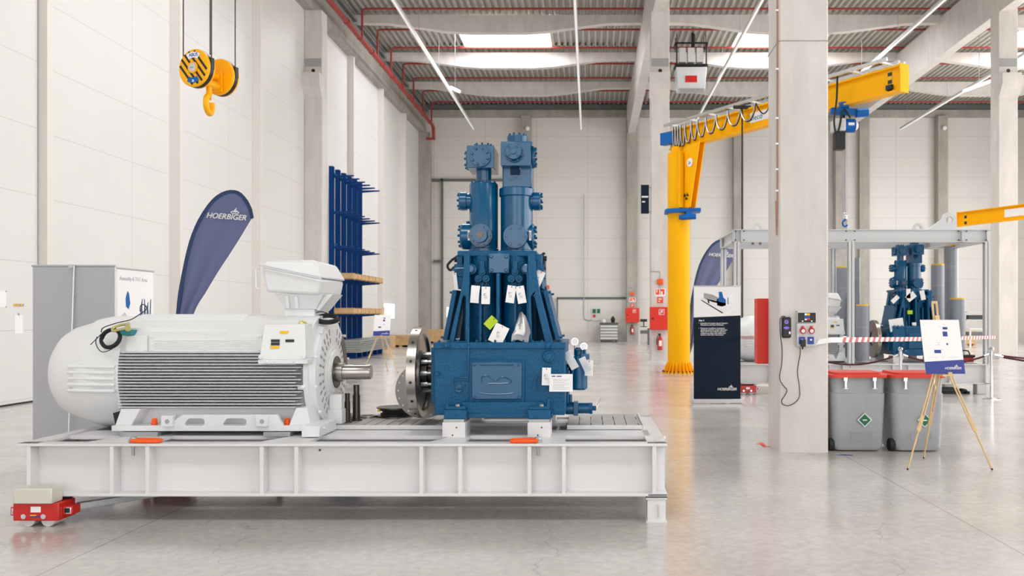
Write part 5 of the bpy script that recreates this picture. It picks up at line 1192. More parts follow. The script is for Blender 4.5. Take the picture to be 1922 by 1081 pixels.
# support triangle and swivel ring
for s_ in (-.09, .09):
    mb = MB(); a = jc + bd_ * .33 + left * s_; b = jc + bd_ * 1.0 + left * s_
    t_ = left * .012
    q4 = [Vector((a.x, a.y, 4.55)), Vector((a.x + bd_.x * .28, a.y + bd_.y * .28, 4.55)), Vector((b.x, b.y, 6.26)), Vector((a.x, a.y, 6.26))]
    mb.hexa([v - t_ for v in q4] + [v + t_ for v in q4]); P('bracket', mb, M['yellow'], o)
mb = MB(); a = jc + bd_ * .33 + left * .2; mb.beam((a.x, a.y, 4.55), (a.x, a.y, 6.1), .1, .1, up=tuple(bd_)); P('side_post', mb, M['yellow'], o)
mb = MB(); mb.cyl(jc + Vector((0, 0, 6.1)), jc + Vector((0, 0, 6.27)), .2, seg=30); P('pivot', mb, M['yellow'], o)
mb = MB(); mb.cyl((a.x + .0, a.y - .28, 5.72), (a.x + .0, a.y - .26, 5.72), .09, seg=24); 
a2 = jc + bd_ * .62 + left * .115; mb = MB(); mb.cyl(Vector((a2.x, a2.y, 5.75)), Vector((a2.x, a2.y, 5.75)) + left * .01, .12, seg=28); pl = P('load_disc', mb, M['white'], o)
TX('2t', Vector((a2.x, a2.y, 5.70)) + left * .015 - bd_ * .06, .12, M['ink'], o, rot=(PI / 2, 0, yaw), ext=.001)
mb = MB(); a3 = jc + bd_ * .46 + left * .115
for v in ((0, .12), (2.1, .12), (4.2, .12)):
    q_ = [Vector((math.cos(v[0] + d_) * r_, 0, math.sin(v[0] + d_) * r_)) for d_, r_ in ((0, .03), (.0, .11), (1.2, .11), (1.2, .03))]
    w3 = [Vector((a3.x, a3.y, 4.85)) + bd_ * c.x + Vector((0, 0, c.z)) for c in q_]; mb.hexa([c for c in w3] + [c + left * .006 for c in w3])
P('round_logo', mb, M['black'], o)
mb = MB(); mb.cyl(jc + Vector((0, 0, 4.42)), jc + Vector((0, 0, 4.54)), .4, seg=36); mb.prism([(jc.x - .38, jc.y - .34), (jc.x + .55, jc.y - .52), (jc.x + .58, jc.y - .1), (jc.x + .1, jc.y + .3), (jc.x - .38, jc.y + .3)], 'z', 4.43, 4.53); P('swivel_ring', mb, M['sblue'], o, .01)
mb = MB(); mb.cyl((jc.x + .02, jc.y - .42, 4.28), (jc.x + .42, jc.y - .42, 4.30), .075, seg=18); mb.cyl((jc.x - .04, jc.y - .42, 4.28), (jc.x + .03, jc.y - .42, 4.28), .06, seg=14); mb.box(jc.x + .15, jc.x + .3, jc.y - .45, jc.y - .2, 4.3, 4.43); P('slewing_motor', mb, M['sblue'], o)
mb = MB(); a = bs2 + left * .12; mb.beam(a + Vector((0, 0, .3)) - bd_ * .1 - Vector((.12, 0, 0)), a + Vector((0, 0, .3)) + bd_ * .35, .2, .34); P('slip_ring_box', mb, M['sblue'], o, .01)
mb = MB()
for off in (.2, -.2, -.38): bx(mb, bs2 - bd_ * .1, be - bd_ * .25, .06, 6.92, 6.99, off)
for t in [i / 9 for i in range(10)]:
    c = bs + (be - bs) * (t * .95); mb.beam(c + left * .25 + Vector((0, 0, .64)), c - left * .42 + Vector((0, 0, .64)), .05, .05)
P('festoon_rails', mb, M['alu'], o)
mb = MB(); mbl = MB()
ts = [.015, .03, .045, .06, .085, .12, .155, .20, .255, .315, .38, .45]
for i in range(len(ts) - 1):
    for j, mm in ((0, mb), (1, mbl)):
        a = bs + (be - bs) * ts[i] + left * (.24 + .03 * j) + Vector((0, 0, .56)); b = bs + (be - bs) * ts[i + 1] + left * (.24 + .03 * j) + Vector((0, 0, .56)); dr = (.62, .55, .58, .6, .55, .52, .48, .46, .44, .42, .40)[i] * (.95 if j else 1)
        pts = [a, a + (b - a) * .08 - Vector((0, 0, dr * .5)), a + (b - a) * .3 - Vector((0, 0, dr * .93)), a + (b - a) * .5 - Vector((0, 0, dr)), a + (b - a) * .7 - Vector((0, 0, dr * .93)), a + (b - a) * .92 - Vector((0, 0, dr * .5)), b]
        mm.tube(pts, .016, 6, 4)
a = bs + (be - bs) * ts[-1] + left * .24 + Vector((0, 0, .56)); b = bs + (be - bs) * .76 + left * .24 + Vector((0, 0, .56)); pts = [a]
for k_ in range(1, 24): t = k_ / 24; pts.append(a + (b - a) * t - Vector((0, 0, .32 * abs(math.sin(t * PI * 4)))))
mb.tube(pts + [b], .016, 6, 2)
P('festoon_cable', mb, M['rubber'], o); P('flat_cable', mbl, M['alu'], o)
# pendant control line
t = .385; a = bs + (be - bs) * t + left * .24
pc = T('pendant_cable', 'long black pendant cable hanging from the yellow crane boom', 'cable', (a.x, a.y, 1.3))
mb = MB(); mb.cyl((a.x, a.y, 6.8), (a.x, a.y, 1.5), .02, seg=8); P('cable', mb, M['rubber'], pc)
mb = MB(); mb.box(a.x - .05, a.x + .05, a.y - .04, a.y + .04, 1.25, 1.52); P('hand_control', mb, M['black'], pc, .01)
mb = MB(); mb.box(a.x - .22, a.x + .22, a.y - .03, a.y + .03, 6.78, 6.86); P('cable_trolley', mb, M['rubber'], pc, .005)
# chain hoist
h = bs + (be - bs) * .785; hz = 6.25
hoist = T('chain_hoist', 'blue and grey electric chain hoist under the yellow boom', 'hoist', (h.x, h.y, 4.0))
mb = MB(); mb.beam((h.x - .3, h.y - .12, hz - .12), (h.x + .42, h.y - .12, hz - .16), .16, .14); mb.cyl((h.x + .25, h.y - .15, hz - .17), (h.x + .52, h.y - .15, hz - .15), .1, seg=20); mb.cyl((h.x - .1, h.y - .1, hz + .0), (h.x + .1, h.y - .1, hz + .02), .09, seg=18); P('trolley', mb, M['sblue'], hoist, .01)
mb = MB(); mb.box(h.x - .25, h.x + .0, h.y - .28, h.y + .1, hz - .58, hz - .30); P('gear_case', mb, M['grey_plastic'], hoist, .03)
mb = MB(); mb.cyl((h.x + .0, h.y - .1, hz - .44), (h.x + .24, h.y - .1, hz - .44), .15, seg=20); P('motor', mb, M['sblue'], hoist, .01)
mb = MB(); mb.lathe([(0, .13), (1, .07)], (h.x + .24, h.y - .1, hz - .44), (h.x + .31, h.y - .1, hz - .44), 18); P('motor_cap', mb, M['grey_plastic'], hoist)
mb = MB(); mb.box(h.x + .06, h.x + .19, h.y - .256, h.y - .25, hz - .46, hz - .40); P('plate', mb, M['white'], hoist)
mb = MB(); mb.box(h.x - .21, h.x + .01, h.y - .22, h.y + .02, hz - .98, hz - .57); P('chain_bag', mb, M['black'], hoist, .02)
mb = MB(); mb.tube([(h.x - .2, h.y - .3, hz + .6), (h.x - .22, h.y - .32, hz + .1), (h.x - .28, h.y - .33, hz - .4), (h.x - .22, h.y - .33, hz - .7), (h.x - .15, h.y - .3, hz - .5), (h.x - .05, h.y - .25, hz - .1), (h.x + .1, h.y - .25, hz - .3)], .022, 6, 5); P('hoist_cable', mb, M['rubber'], hoist)
mb = MB(); mb.box(h.x - .05, h.x + .05, h.y - .03, h.y + .03, hz - .32, hz - .08); P('suspension', mb, M['black'], hoist)
cz = Z(410, h.y)
mb = MB(); mb.cyl((h.x + .045, h.y - .1, hz - .58), (h.x + .045, h.y - .1, cz), .013, seg=6); mb.cyl((h.x + .015, h.y - .1, hz - .58), (h.x + .015, h.y - .1, cz), .008, seg=6); P('chain', mb, M['galv'], hoist)
mb = MB(); mb.lathe([(0, .05), (.7, .05), (1, .03)], (h.x + .03, h.y - .1, cz - .02), (h.x + .03, h.y - .1, cz + .12), 14); P('hook_sleeve', mb, M['chrome'], hoist)
mb = MB(); pts = [(h.x + .03, h.y - .1, cz)]
for i in range(8): a_ = PI * .5 + i * PI * 1.35 / 7; pts.append((h.x + .03 + math.cos(a_) * .055, h.y - .1, cz - .12 + math.sin(a_) * .07))
mb.tube(pts, .02, 8, 4); P('hook', mb, M['sblue'], hoist)
# second, more distant jib boom entering at the right
c0 = Vector((11.7, 27.0, 0)); c3 = Vector((14.2, 22.0, 0)); dd_ = (c3 - c0).normalized(); lf = Vector((dd_.y, -dd_.x, 0))
o = T('jib_crane', 'lower yellow jib boom reaching in from the right picture edge', 'crane', (14.2, 22.0, 0))
left_keep = left; left = lf
mb = MB(); bx(mb, c0, c3, .09, 4.45, 4.83); bx(mb, c0, c3, .22, 4.83, 4.86); bx(mb, c0, c3, .22, 4.42, 4.45); bm2 = P('boom', mb, M['yellow'], o)
mb = MB(); bx(mb, c0 - dd_ * .03, c0, .22, 4.40, 4.88); P('end_plate', mb, M['yellow'], o)
mb = MB()
for i in range(4): mb.mi = i % 2; bx(mb, c0 + dd_ * .22, c0 + dd_ * .3, .01, 4.46 + i * .09, 4.55 + i * .09, .05)
P('hazard_stripe', mb, [M['black'], M['yel_label']], bm2)
mb = MB(); bx(mb, c0 + dd_ * 1.65, c0 + dd_ * 2.6, .01, 4.53, 4.76, .052); P('sticker', mb, M['white'], bm2)
mb = MB(); mb.cyl((14.2, 22.0, 0), (14.2, 22.0, 4.42), .22, seg=30); mb.cyl((14.2, 22.0, 0), (14.2, 22.0, .05), .4, seg=30); P('column', mb, M['yellow'], o)
left = left_keep
# ---------------------------------------------------------------- second machine set in its grey frame
DX, DY = 7.6, 10.73
skid2 = copy_tree(skid1, None, (DX, DY, 0)); relabel(skid2, 'distant white machine skid behind the grey bins'); skid2.scale = (1.05, 1, 1); skid2.location.x = 5.51
skid2['group'] = 'machine skids'; skid1['group'] = 'machine skids'
motor2 = copy_tree(motor1, None, (DX, DY, 0)); relabel(motor2, 'distant white electric motor mostly hidden by the big pillar')
comp2 = copy_tree(comp1, None, (DX, DY, 0)); relabel(comp2, 'distant blue compressor standing inside the grey steel frame')
motor1['group'] = motor2['group'] = 'electric motors'; comp1['group'] = comp2['group'] = 'reciprocating compressors'
fx0, fx1, fy0, fy1, fz0, fz1 = 2.9, 8.16, 17.32, 19.15, 3.09, 3.35
o = T('steel_gantry', 'grey bolted steel frame standing over the distant blue compressor', 'steel frame', (5.5, 17.3, ZT))
def ib(mb, ax, a, b, c, z0, z1, t=.16):
    if ax == 'x': mb.box(a, b, c, c + t, z0, z0 + .016); mb.box(a, b, c, c + t, z1 - .016, z1); mb.box(a, b, c + t / 2 - .006, c + t / 2 + .006, z0, z1)
    else: mb.box(c, c + t, a, b, z0, z0 + .016); mb.box(c, c + t, a, b, z1 - .016, z1); mb.box(c + t / 2 - .006, c + t / 2 + .006, a, b, z0, z1)
for c in (fy0, fy1 - .16):
    mb = MB(); ib(mb, 'x', fx0, fx1, c, fz0, fz1)
    for xx in (fx0 + .02, fx0 + .16, 7.55, fx1 - .1): mb.box(xx, xx + .015, c, c + .16, fz0, fz1)
    P('top_beam', mb, M['frame_white'], o)
for c in (fx0, fx1 - .16, 7.48):
    mb = MB(); ib(mb, 'y', fy0 + .05, fy1 - .05, c, fz0, fz1 - .02); P('cross_beam', mb, M['frame_white'], o)
for xx, yy in ((fx0 + .02, fy0), (fx1 - .14, fy0), (X(1593, fy0), fy0), (fx0 + .02, fy1 - .12), (fx1 - .14, fy1 - .12), (5.4, fy1 - .12)):
    mb = MB(); mb.box(xx, xx + .12, yy, yy + .012, ZT, fz0); mb.box(xx, xx + .12, yy + .1, yy + .112, ZT, fz0); mb.box(xx + .054, xx + .066, yy, yy + .11, ZT, fz0); P('post', mb, M['frame_white'], o)
mb = MB()
for xx in (fx0 + .05, fx0 + .22, X(1505, fy0), X(1588, fy0), X(1604, fy0), 7.48, 7.64, fx1 - .12):
    for z in (fz0 + .04, fz1 - .04): mb.cyl((xx, fy0 - .012, z), (xx, fy0 + .004, z), .017, seg=6)
for xx in (X(1413, fy0), X(1427, fy0)): mb.cyl((xx, fy0 + .0, fz0 - .03), (xx, fy0 + .02, fz0 - .03), .03, seg=8)
P('frame_bolt', mb, M['steel_dark'], o, kind='stuff')
def lug(x, y, s_):
    mb = MB(); mb.prism([(x - .45 * s_, fz1), (x + .16 * s_, fz1)] + [(x + .15 * s_ * math.cos(a), fz1 + .2 + .15 * s_ * math.sin(a)) for a in [PI * i / 8 - .1 for i in range(9)]], 'y', y, y + .05, [[(x + .07 * s_ * math.cos(a), fz1 + .2 + .07 * s_ * math.sin(a)) for a in [2 * PI * i / 14 for i in range(14)]]])
    P('lifting_lug', mb, M['frame_white'], o)
lug(X(1782, fy0 + .05), fy0 + .05, 1); lug(X(1420, fy1), fy1 - .12, .8); lug(X(1720, fy1), fy1 - .12, .8); lug(X(1500, fy0), fy0 + .05, 1)
# grey vertical pipes with yellow caps
for i, (px, top, Y, r, lab) in enumerate(((1581, 503, 19.02, .12, 'grey vertical pipe with yellow cap beside the distant motor box'), (1608, 484, 19.0, .072, 'thin tall grey pipe right of the front frame post'), (1619, 574, 17.75, .135, 'short wide grey pipe left of the distant flywheel'), (1760, 498, 18.75, .14, 'grey pipe with yellow cap just right of the distant compressor'), (1785, 463, 19.0, .148, 'tallest grey pipe reaching the frame beam'), (1797, 562, 18.0, .155, 'shortest grey pipe at the right of the tall ones'))):
    x = X(px, Y); zt_ = Z(top, Y)
    o = T('damper_pipe', lab, 'pipe', (x, Y, ZT + .02), 'grey upright pipes on the distant skid')
    mb = MB(); mb.cyl((x, Y, ZT + .02), (x, Y, zt_), r, seg=32); b_ = P('pipe_shell', mb, M['damper'], o)
    mb = MB(); mb.lathe([(0, r + .004), (1, r + .004)], (x, Y, zt_ - .45), (x, Y, zt_ - .44), 32); mb.cyl((x, Y, ZT + .021), (x, Y, ZT + .05), r + .05, seg=24); P('weld_ring', mb, M['galv'], b_)
    if i != 1: mb = MB(); mb.cyl((x, Y, zt_), (x, Y, zt_ + .03), r * .97, seg=28); P('yellow_cap', mb, M['yel_label'], o)
for s_, lab in ((.2, 'red toolbox with black handle at the right end of the distant skid'),):
    o = T('toolbox', lab, 'toolbox', (7.77, 17.7, ZT + .02)); mb = MB(); mb.box(7.62, 7.92, 17.6, 17.8, ZT + .02, ZT + .12); P('box', mb, M['red'], o, .01); mb = MB(); mb.box(7.6, 7.94, 17.58, 17.82, ZT + .12, ZT + .17); mb.tube([(7.67, 17.7, ZT + .17), (7.7, 17.7, ZT + .25), (7.84, 17.7, ZT + .25), (7.88, 17.7, ZT + .17)], .015, 6, 3); P('lid', mb, M['black'], o, .005)
# supports of the distant skid
dolly(3.0, 17.15, 'distant red roller dolly at the left end of the distant skid')
dolly(3.2, 18.55, 'distant red roller dolly at the rear left of the distant skid')
for xx, yy, lab in ((7.85, 17.3, 'grey stand under the near right corner of the distant skid'), (7.85, 18.9, 'grey stand under the far right corner of the distant skid')):
    mb = MB(); mb.box(xx, xx + .2, yy, yy + .2, 0, .209); S('support_stand', lab, 'support stand', mb, M['grey_plastic'], (xx, yy, 0), 'grey stands under the distant skid', bev=.01)
mb = MB(); mb.box(6.7, 7.75, 17.4, 17.6, .0, .05); mb.box(6.9, 7.5, 17.35, 17.65, .05, .12); mb.cyl((6.8, 17.4, .05), (6.8, 17.6, .05), .05, seg=12); mb.cyl((7.65, 17.4, .05), (7.65, 17.6, .05), .05, seg=12); S('pallet_jack', 'low black transport trolley on the floor under the distant skid', 'trolley', mb, M['black'], (7.2, 17.5, 0), bev=.004)
# a few tags on the distant compressor
for px, py, r_, w_, h_, lab in ((1705, 542, .0, .09, .2, 'upright tag high on the distant compressor, left one'), (1730, 545, -.2, .1, .2, 'leaning tag high on the distant compressor, right one'), (1717, 551, .9, .14, .2, 'crooked white sheet in the middle of the distant compressor'), (1681, 598, -.15, .3, .26, 'large white paper sheet on the left of the distant compressor'), (1713, 586, 1.57, .08, .11, 'lime green card on the distant compressor'), (1686, 556, .8, .09, .18, 'small tag at the left shoulder of the distant compressor'), (1720, 608, 1.5, .07, .09, 'tiny pale tag low on the distant compressor')):
    tag_(px, py, r_, lab, Y=17.8, w_=w_, h_=h_, m='lime' if 'lime' in lab else 'paper', marks=False, group='papers on the distant compressor')
# ---------------------------------------------------------------- bins behind the easel
def bin_(x0, x1, y, label):
    o = T('waste_container', label, 'container', ((x0 + x1) / 2, y, 0), 'grey containers with red lids')
    d = .62; cx_ = (x0 + x1) / 2; hw0, hw1 = (x1 - x0) / 2 - .035, (x1 - x0) / 2 - .005
    def rr(hw, hd, r, n_=5):
        pts = []
        for sx, sy, a0 in ((1, -1, -PI / 2), (1, 1, 0), (-1, 1, PI / 2), (-1, -1, PI)):
            for i in range(n_ + 1): a = a0 + PI / 2 * i / n_; pts.append((cx_ + sx * (hw - r) + r * math.cos(a), y + d / 2 + sy * (hd - r) + r * math.sin(a)))
        return pts
    mb = MB(); rings = []
    for z, s_ in ((0.015, .9), (.05, .97), (.30, .985), (.60, 1.0), (.68, 1.0), (.69, .965), (.86, .975), (.87, .99)):
        rings.append([mb.bm.verts.new((px_, py_, z)) for px_, py_ in rr((hw0 + (hw1 - hw0) * z) * s_, (d / 2 - .03) * s_, .08)])
    for a, b in zip(rings, rings[1:]):
        for i in range(len(a)): mb._f([a[i], a[(i + 1) % len(a)], b[(i + 1) % len(a)], b[i]])
    mb._f(rings[0][::-1]); mb._f(rings[-1]); P('body', mb, M['bin'], o)
    mb = MB(); mb.prism(rr(hw1 + .012, d / 2 + .005, .08), 'z', .868, .905); mb.prism(rr(hw1 - .05, d / 2 - .06, .06), 'z', .905, .93); P('lid', mb, M['bin_lid'], o, .006)
    for u in (-.17, .17):
        mb = MB(); mb.box(cx_ + u - .022, cx_ + u + .022, y - .012, y + .02, .83, .875); mb.box(cx_ + u - .012, cx_ + u + .012, y - .02, y + .02, .74, .85); mb.cyl((cx_ + u - .03, y - .012, .745), (cx_ + u + .03, y - .012, .745), .008, seg=8); P('latch', mb, M['chrome'], o, .003)
    mb = MB(); a = .085; zc2 = .375
    mb.prism([(cx_ + .06 - a, zc2), (cx_ + .06, zc2 - a), (cx_ + .06 + a, zc2), (cx_ + .06, zc2 + a)], 'y', y + .008, y + .02); lb = P('diamond_label', mb, M['alu'], o)
    mb = MB(); a = .07; mb.prism([(cx_ + .06 - a, zc2), (cx_ + .06, zc2 - a), (cx_ + .06 + a, zc2), (cx_ + .06, zc2 + a)], 'y', y + .005, y + .009); mb.mi = 1; mb.box(cx_ + .035, cx_ + .085, y + .003, y + .006, zc2 - .006, zc2 + .006); P('green_field', mb, [M['green'], M['white']], lb)
    mb = MB(); mb.box(cx_ - .1, cx_ + .14, y + .006, y + .014, .15, .154); mb.box(cx_ - .1, cx_ + .14, y + .006, y + .014, .225, .229); mb.box(cx_ - .1, cx_ - .096, y + .006, y + .014, .15, .229); mb.box(cx_ + .136, cx_ + .14, y + .006, y + .014, .15, .229); P('embossed_frame', mb, M['bin'], o)
    for s_ in (-1,):
        mb = MB(); mb.cyl((x0 + .0, y + .12, .075), (x0 + .055, y + .12, .075), .075, seg=24); P('wheel', mb, M['rubber'], o)
    return o
bin_(X(1560, 9.98), X(1668, 9.98), 9.98, 'grey container with red lid standing right beside the big pillar')
bin_(X(1675, 9.95), X(1778, 9.95), 9.95, 'grey container with red lid behind the easel legs')
mb = MB(); mb.prism([(X(1565, 9.8), 9.75), (X(1585, 9.8), 9.82), (X(1598, 9.8), 9.78), (X(1598, 9.8), 9.73), (X(1580, 9.8), 9.74)], 'z', 0, .002); S('blue_rag', 'small dark blue scrap lying on the floor in front of the left bin', 'scrap', mb, M['board_blue'], (X(1580, 9.8), 9.77, 0))
mb = MB()
for i in range(5): mb.prism([(2.06 + i * .028, 10.62 - i * .03), (2.075 + i * .028, 10.64 - i * .03), (2.19, 10.38), (2.19, 10.34)], 'z', .0, .002) if i == 0 else None
mb.prism([(X(1424, 10.7), 10.72), (X(1437, 10.6), 10.72), (X(1440, 10.3), 10.35), (X(1434, 10.3), 10.35)], 'z', 0, .002); S('floor_sticker', 'red sticker on the floor beside the big pillar foot', 'sticker', mb, M['sign_red'], (2.1, 10.5, 0))
# ---------------------------------------------------------------- fittings on the big pillar
YP = 9.95; q2 = lambda px, py: (X(px, YP), Z(py, YP))
o = T('socket_panel', 'grey socket panel with red and blue outlets on the big pillar', 'socket panel', (X(1510, YP), YP, Z(650, YP)))
(xa, za), (xb, zb) = q2(1493, 650), q2(1529, 607); mb = MB(); mb.box(xa, xb, YP - .07, YP, za, zb); mb.box(X(1494, YP), X(1529, YP), YP - .07, YP, zb + .003, Z(583, YP)); P('housing', mb, M['grey_plastic'], o, .006)
mb = MB(); mb.box(X(1495, YP), X(1528, YP), YP - .078, YP - .06, Z(605, YP), Z(587, YP)); brk = P('breaker_window', mb, M['black'], o, .003)
mb = MB()
for (a, b, c, d, m_i) in ((1507, 592, 1511, 588, 1), (1507, 598, 1511, 593, 2), (1507, 601, 1511, 598, 1), (1511.5, 592, 1517, 588, 0), (1511.5, 596, 1517, 592.5, 2), (1511.5, 600.5, 1517, 596.5, 3)): mb.mi = m_i; mb.box(X(a, YP), X(c, YP), YP - .0835, YP - .078, Z(b, YP), Z(d, YP))
P('safety_label', mb, [M['yel_label'], M['white'], M['sblue'], M['red']], brk)
for px, py in ((1503, 602.5), (1520, 602.5)): mb = MB(); mb.cyl((X(px, YP), YP - .088, Z(py, YP)), (X(px, YP), YP - .07, Z(py, YP)), .009, seg=14); P('latch', mb, M['white'], o)
for px in (1503.5, 1519.5):
    x, z = q2(px, 619.5); mb = MB(); mb.cyl((x, YP - .07, z), (x, YP - .105, z - .008), .034, seg=28); mb.box(x - .012, x + .012, YP - .1, YP - .07, z + .028, z + .05); mb.mi = 1; mb.cyl((x, YP - .104, z - .008), (x, YP - .108, z - .009), .022, seg=20); P('red_outlet', mb, [M['red'], M['white']], o, label='round red outlet')
for px in (1502, 1518.5):
    x, z = q2(px, 638.5); mb = MB(); mb.box(x - .034, x + .034, YP - .09, YP - .07, z - .042, z + .042); mb.mi = 1; mb.box(x - .012, x + .012, YP - .093, YP - .09, z - .002, z + .016); P('blue_outlet', mb, [M['lightblue'], M['white']], o, .003, label='square blue outlet')
o = T('wireless_charger', 'black wall device with violet wave symbol left of the socket panel', 'wall device', (X(1472, YP), YP, Z(634, YP)))
x0, x1 = X(1466.5, YP), X(1484, YP); mb = MB(); mb.box(x0, x1, YP - .04, YP, Z(634, YP), Z(595, YP)); P('housing', mb, M['black'], o, .018)
xc_ = (x0 + x1) / 2 - .003; mb = MB(); zc2 = Z(604, YP); mb.tube([(xc_ + .02 * math.cos(a), YP - .041, zc2 + .02 * math.sin(a)) for a in [2 * PI * i / 16 for i in range(16)]], .003, 6, 1, True)
for k_ in range(3):
    r_ = .012 + k_ * .011; zz_ = Z(619, YP); mb.tube([(xc_ + r_ * 1.3 * math.cos(a), YP - .041, zz_ + r_ * math.sin(a)) for a in [PI * .22 + PI * .56 * i / 6 for i in range(7)]], .0028, 6, 1)
P('wave_symbol', mb, M['violet'], o)
mb = MB(); mb.cyl((xc_, YP - .041, zc2), (xc_, YP - .044, zc2), .008, seg=14); P('lens', mb, M['galv'], o)
mb = MB(); mb.box(x1 - .03, x1 - .01, YP - .042, YP - .04, Z(627, YP), Z(622, YP)); P('white_sticker', mb, M['white'], o)
yc_ = YP - .012; r3 = lambda a, b, y=yc_: (X(a, y), y, Z(b, y))
mb = MB(); mb.tube([r3(1474, 594), r3(1468, 594), r3(1464, 602), r3(1465, 630), r3(1468, 655), r3(1467, 685), r3(1463, 708), r3(1469, 722), r3(1477, 732), r3(1473, 742), r3(1467, 752), r3(1470, 759), r3(1481, 761), r3(1494, 754), r3(1501, 742), r3(1500, 722), r3(1497, 700), r3(1499, 680), r3(1502, 665), r3(1502, 652)], .0045, 7, 6)
cb = S('power_cable', 'thin black cable looping down the big pillar to the socket panel', 'cable', mb, M['rubber'], (X(1480, YP), YP, Z(761, YP)))
mb = MB(); mb.box(X(1498.5, YP), X(1507, YP), YP - .14, YP - .092, Z(650, YP), Z(637, YP)); mb.cyl((X(1502, YP), YP - .11, Z(655, YP)), (X(1502, YP), YP - .11, Z(649, YP)), .01, seg=10); P('plug', mb, M['black'], cb, .004)
mb = MB(); mb.tube([(2.19, 9.98, 9.5), (2.19, 9.98, Z(374, 9.98)), (2.175, 9.98, Z(377, 9.98))], .012, 8, 2)
cl = S('wall_conduit', 'thin copper brown cable running up the left edge of the big pillar', 'cable', mb, mk('copper_brown', (168, 128, 108), .5), (2.19, 9.98, Z(377, 9.98)))
mb = MB()
for py in (20, 130, 222, 270, 318, 358): mb.box(2.17, 2.2, 9.96, 10.0, Z(py, 9.98) - .01, Z(py, 9.98) + .01)
P('clips', mb, M['white'], cl, kind='stuff')
# red fire cabinet on the rear face of the big pillar
def cabinet(x0, x1, y, z0, z1, label, front=True, side=-1):
    o = T('hose_cabinet', label, 'fire cabinet', ((x0 + x1) / 2, y, z0), 'red fire hose cabinets')
    mb = MB(); mb.box(x0, x1, y, y + .2, z0, z1); P('casing', mb, M['red_box'], o, .004)
    if front:
        mb = MB(); mb.box(x0 + .01, x1 - .01, y - .012, y, z0 + .01, z1 - .01); d_ = P('door', mb, M['red_box'], o, .003)
        mb = MB(); mb.cyl((x0 + .1, y - .03, (z0 + z1) / 2), (x0 + .1, y - .01, (z0 + z1) / 2), .04, seg=18); P('handle', mb, M['black'], d_)
        w_ = (x1 - x0); cx_ = x1 - w_ * .36; cz_ = z1 - (z1 - z0) * .22; a = .1; mb = MB()
        for u0, u1, v0, v1 in ((-a, a, a - .015, a), (-a, a, -a, -a + .015), (-a, -a + .015, -a, a), (a - .015, a, -a, a), (-.06, -.03, -.06, .06), (-.06, .05, .03, .06), (-.06, .04, -.02, .01)): mb.box(cx_ + u0, cx_ + u1, y - .016, y - .012, cz_ + v0, cz_ + v1)
        P('hose_symbol', mb, M['white'], d_)
    return o
mb = MB(); o = cabinet(2.07, 2.83, 10.56, 1.0, 1.81, 'red cabinet on the back of the big pillar seen edge-on', front=False)
def extinguisher(x, y, z, label):
    o = T('fire_extinguisher', label, 'fire extinguisher', (x, y, z), 'red fire extinguishers')
    mb = MB(); mb.lathe([(0, .08), (.04, .095), (.8, .095), (.92, .06), (1, .03)], (x, y, z), (x, y, z + .5), 22); P('cylinder', mb, M['red'], o)
    mb = MB(); mb.cyl((x, y, z + .5), (x, y, z + .57), .025, seg=10); mb.box(x - .08, x + .02, y - .02, y + .02, z + .55, z + .6); mb.tube([(x - .03, y, z + .54), (x - .11, y, z + .45), (x - .12, y, z + .2)], .015, 7, 4); P('valve_and_hose', mb, M['black'], o)
    mb = MB(); mb.box(x - .05, x + .05, y - .098, y - .085, z + .15, z + .35); P('label', mb, M['white'], o)
    mb = MB(); mb.box(x - .04, x + .04, y + .09, y + .13, z + .3, z + .36); P('wall_bracket', mb, M['black'], o)
def signs(x, y, z1, z2, z3, label, w_=.32):
    o = T('fire_sign', label + ' showing flame and hose symbols', 'sign', (x, y, z1), 'fire signs on columns')
    mb = MB(); mb.box(x - w_ / 2 - .03, x + w_ / 2 + .03, y - .006, y, z1 - .05, z1 + .22); P('plate', mb, M['white'], o)
    mb = MB(); mb.box(x - w_ / 2, x - .03, y - .01, y - .006, z1 - .0, z1 + .2); mb.box(x + .0, x + w_ / 2, y - .01, y - .006, z1 + .0, z1 + .2); mb.mi = 1; mb.box(x - w_ / 2 + .03, x - w_ / 2 + .06, y - .012, y - .01, z1 + .08, z1 + .2); mb.box(x + .03, x + .09, y - .012, y - .01, z1, z1 + .12); P('symbols', mb, [M['sign_red'], M['white']], o)
    o2 = T('fire_sign', label + ', small square one underneath', 'sign', (x, y, z2), 'fire signs on columns')
    mb = MB(); mb.box(x - .11, x + .11, y - .008, y, z2, z2 + .22); mb.mi = 1; mb.box(x - .06, x + .06, y - .012, y - .008, z2 + .13, z2 + .17); mb.box(x - .06, x + .0, y - .012, y - .008, z2 + .05, z2 + .09); P('plate', mb, [M['sign_red'], M['white']], o2)
    o3 = T('alarm_beacon', 'orange alarm beacon above the ' + label, 'beacon', (x, y, z3), 'orange alarm beacons')
    mb = MB(); mb.box(x - .11, x + .11, y - .12, y, z3 - .1, z3 + .1); P('housing', mb, M['orange'], o3, .03)
    mb = MB(); mb.tube([(x, y - .02, z3 + .1), (x, y - .02, z3 + .32), (x - .03, y - .02, z3 + .37), (x - .35, y - .02, z3 + .38)], .012, 6, 2); mb.cyl((x, y - .02, z3 - .1), (x, y - .02, z1 + .2), .008, seg=6); P('conduit', mb, M['galv'], o3)
Yc = 31.0
cabinet(X(1220, 30.8), X(1254, 30.8), 30.8, Z(619, 30.8), Z(576, 30.8), 'large red hose cabinet on the column left of the yellow crane')
extinguisher(X(1239, 30.87), 30.87, Z(657, 30.87), 'red extinguisher below the large hose cabinet')
signs(X(1239, Yc), Yc, Z(553, Yc), Z(569, Yc), Z(529, Yc), 'sign above the large hose cabinet')
Yc = 51.6
cabinet(X(1174, 51.4), X(1200, 51.4), 51.4, Z(605, 51.4), Z(578, 51.4), 'distant red hose cabinet on the rear column')
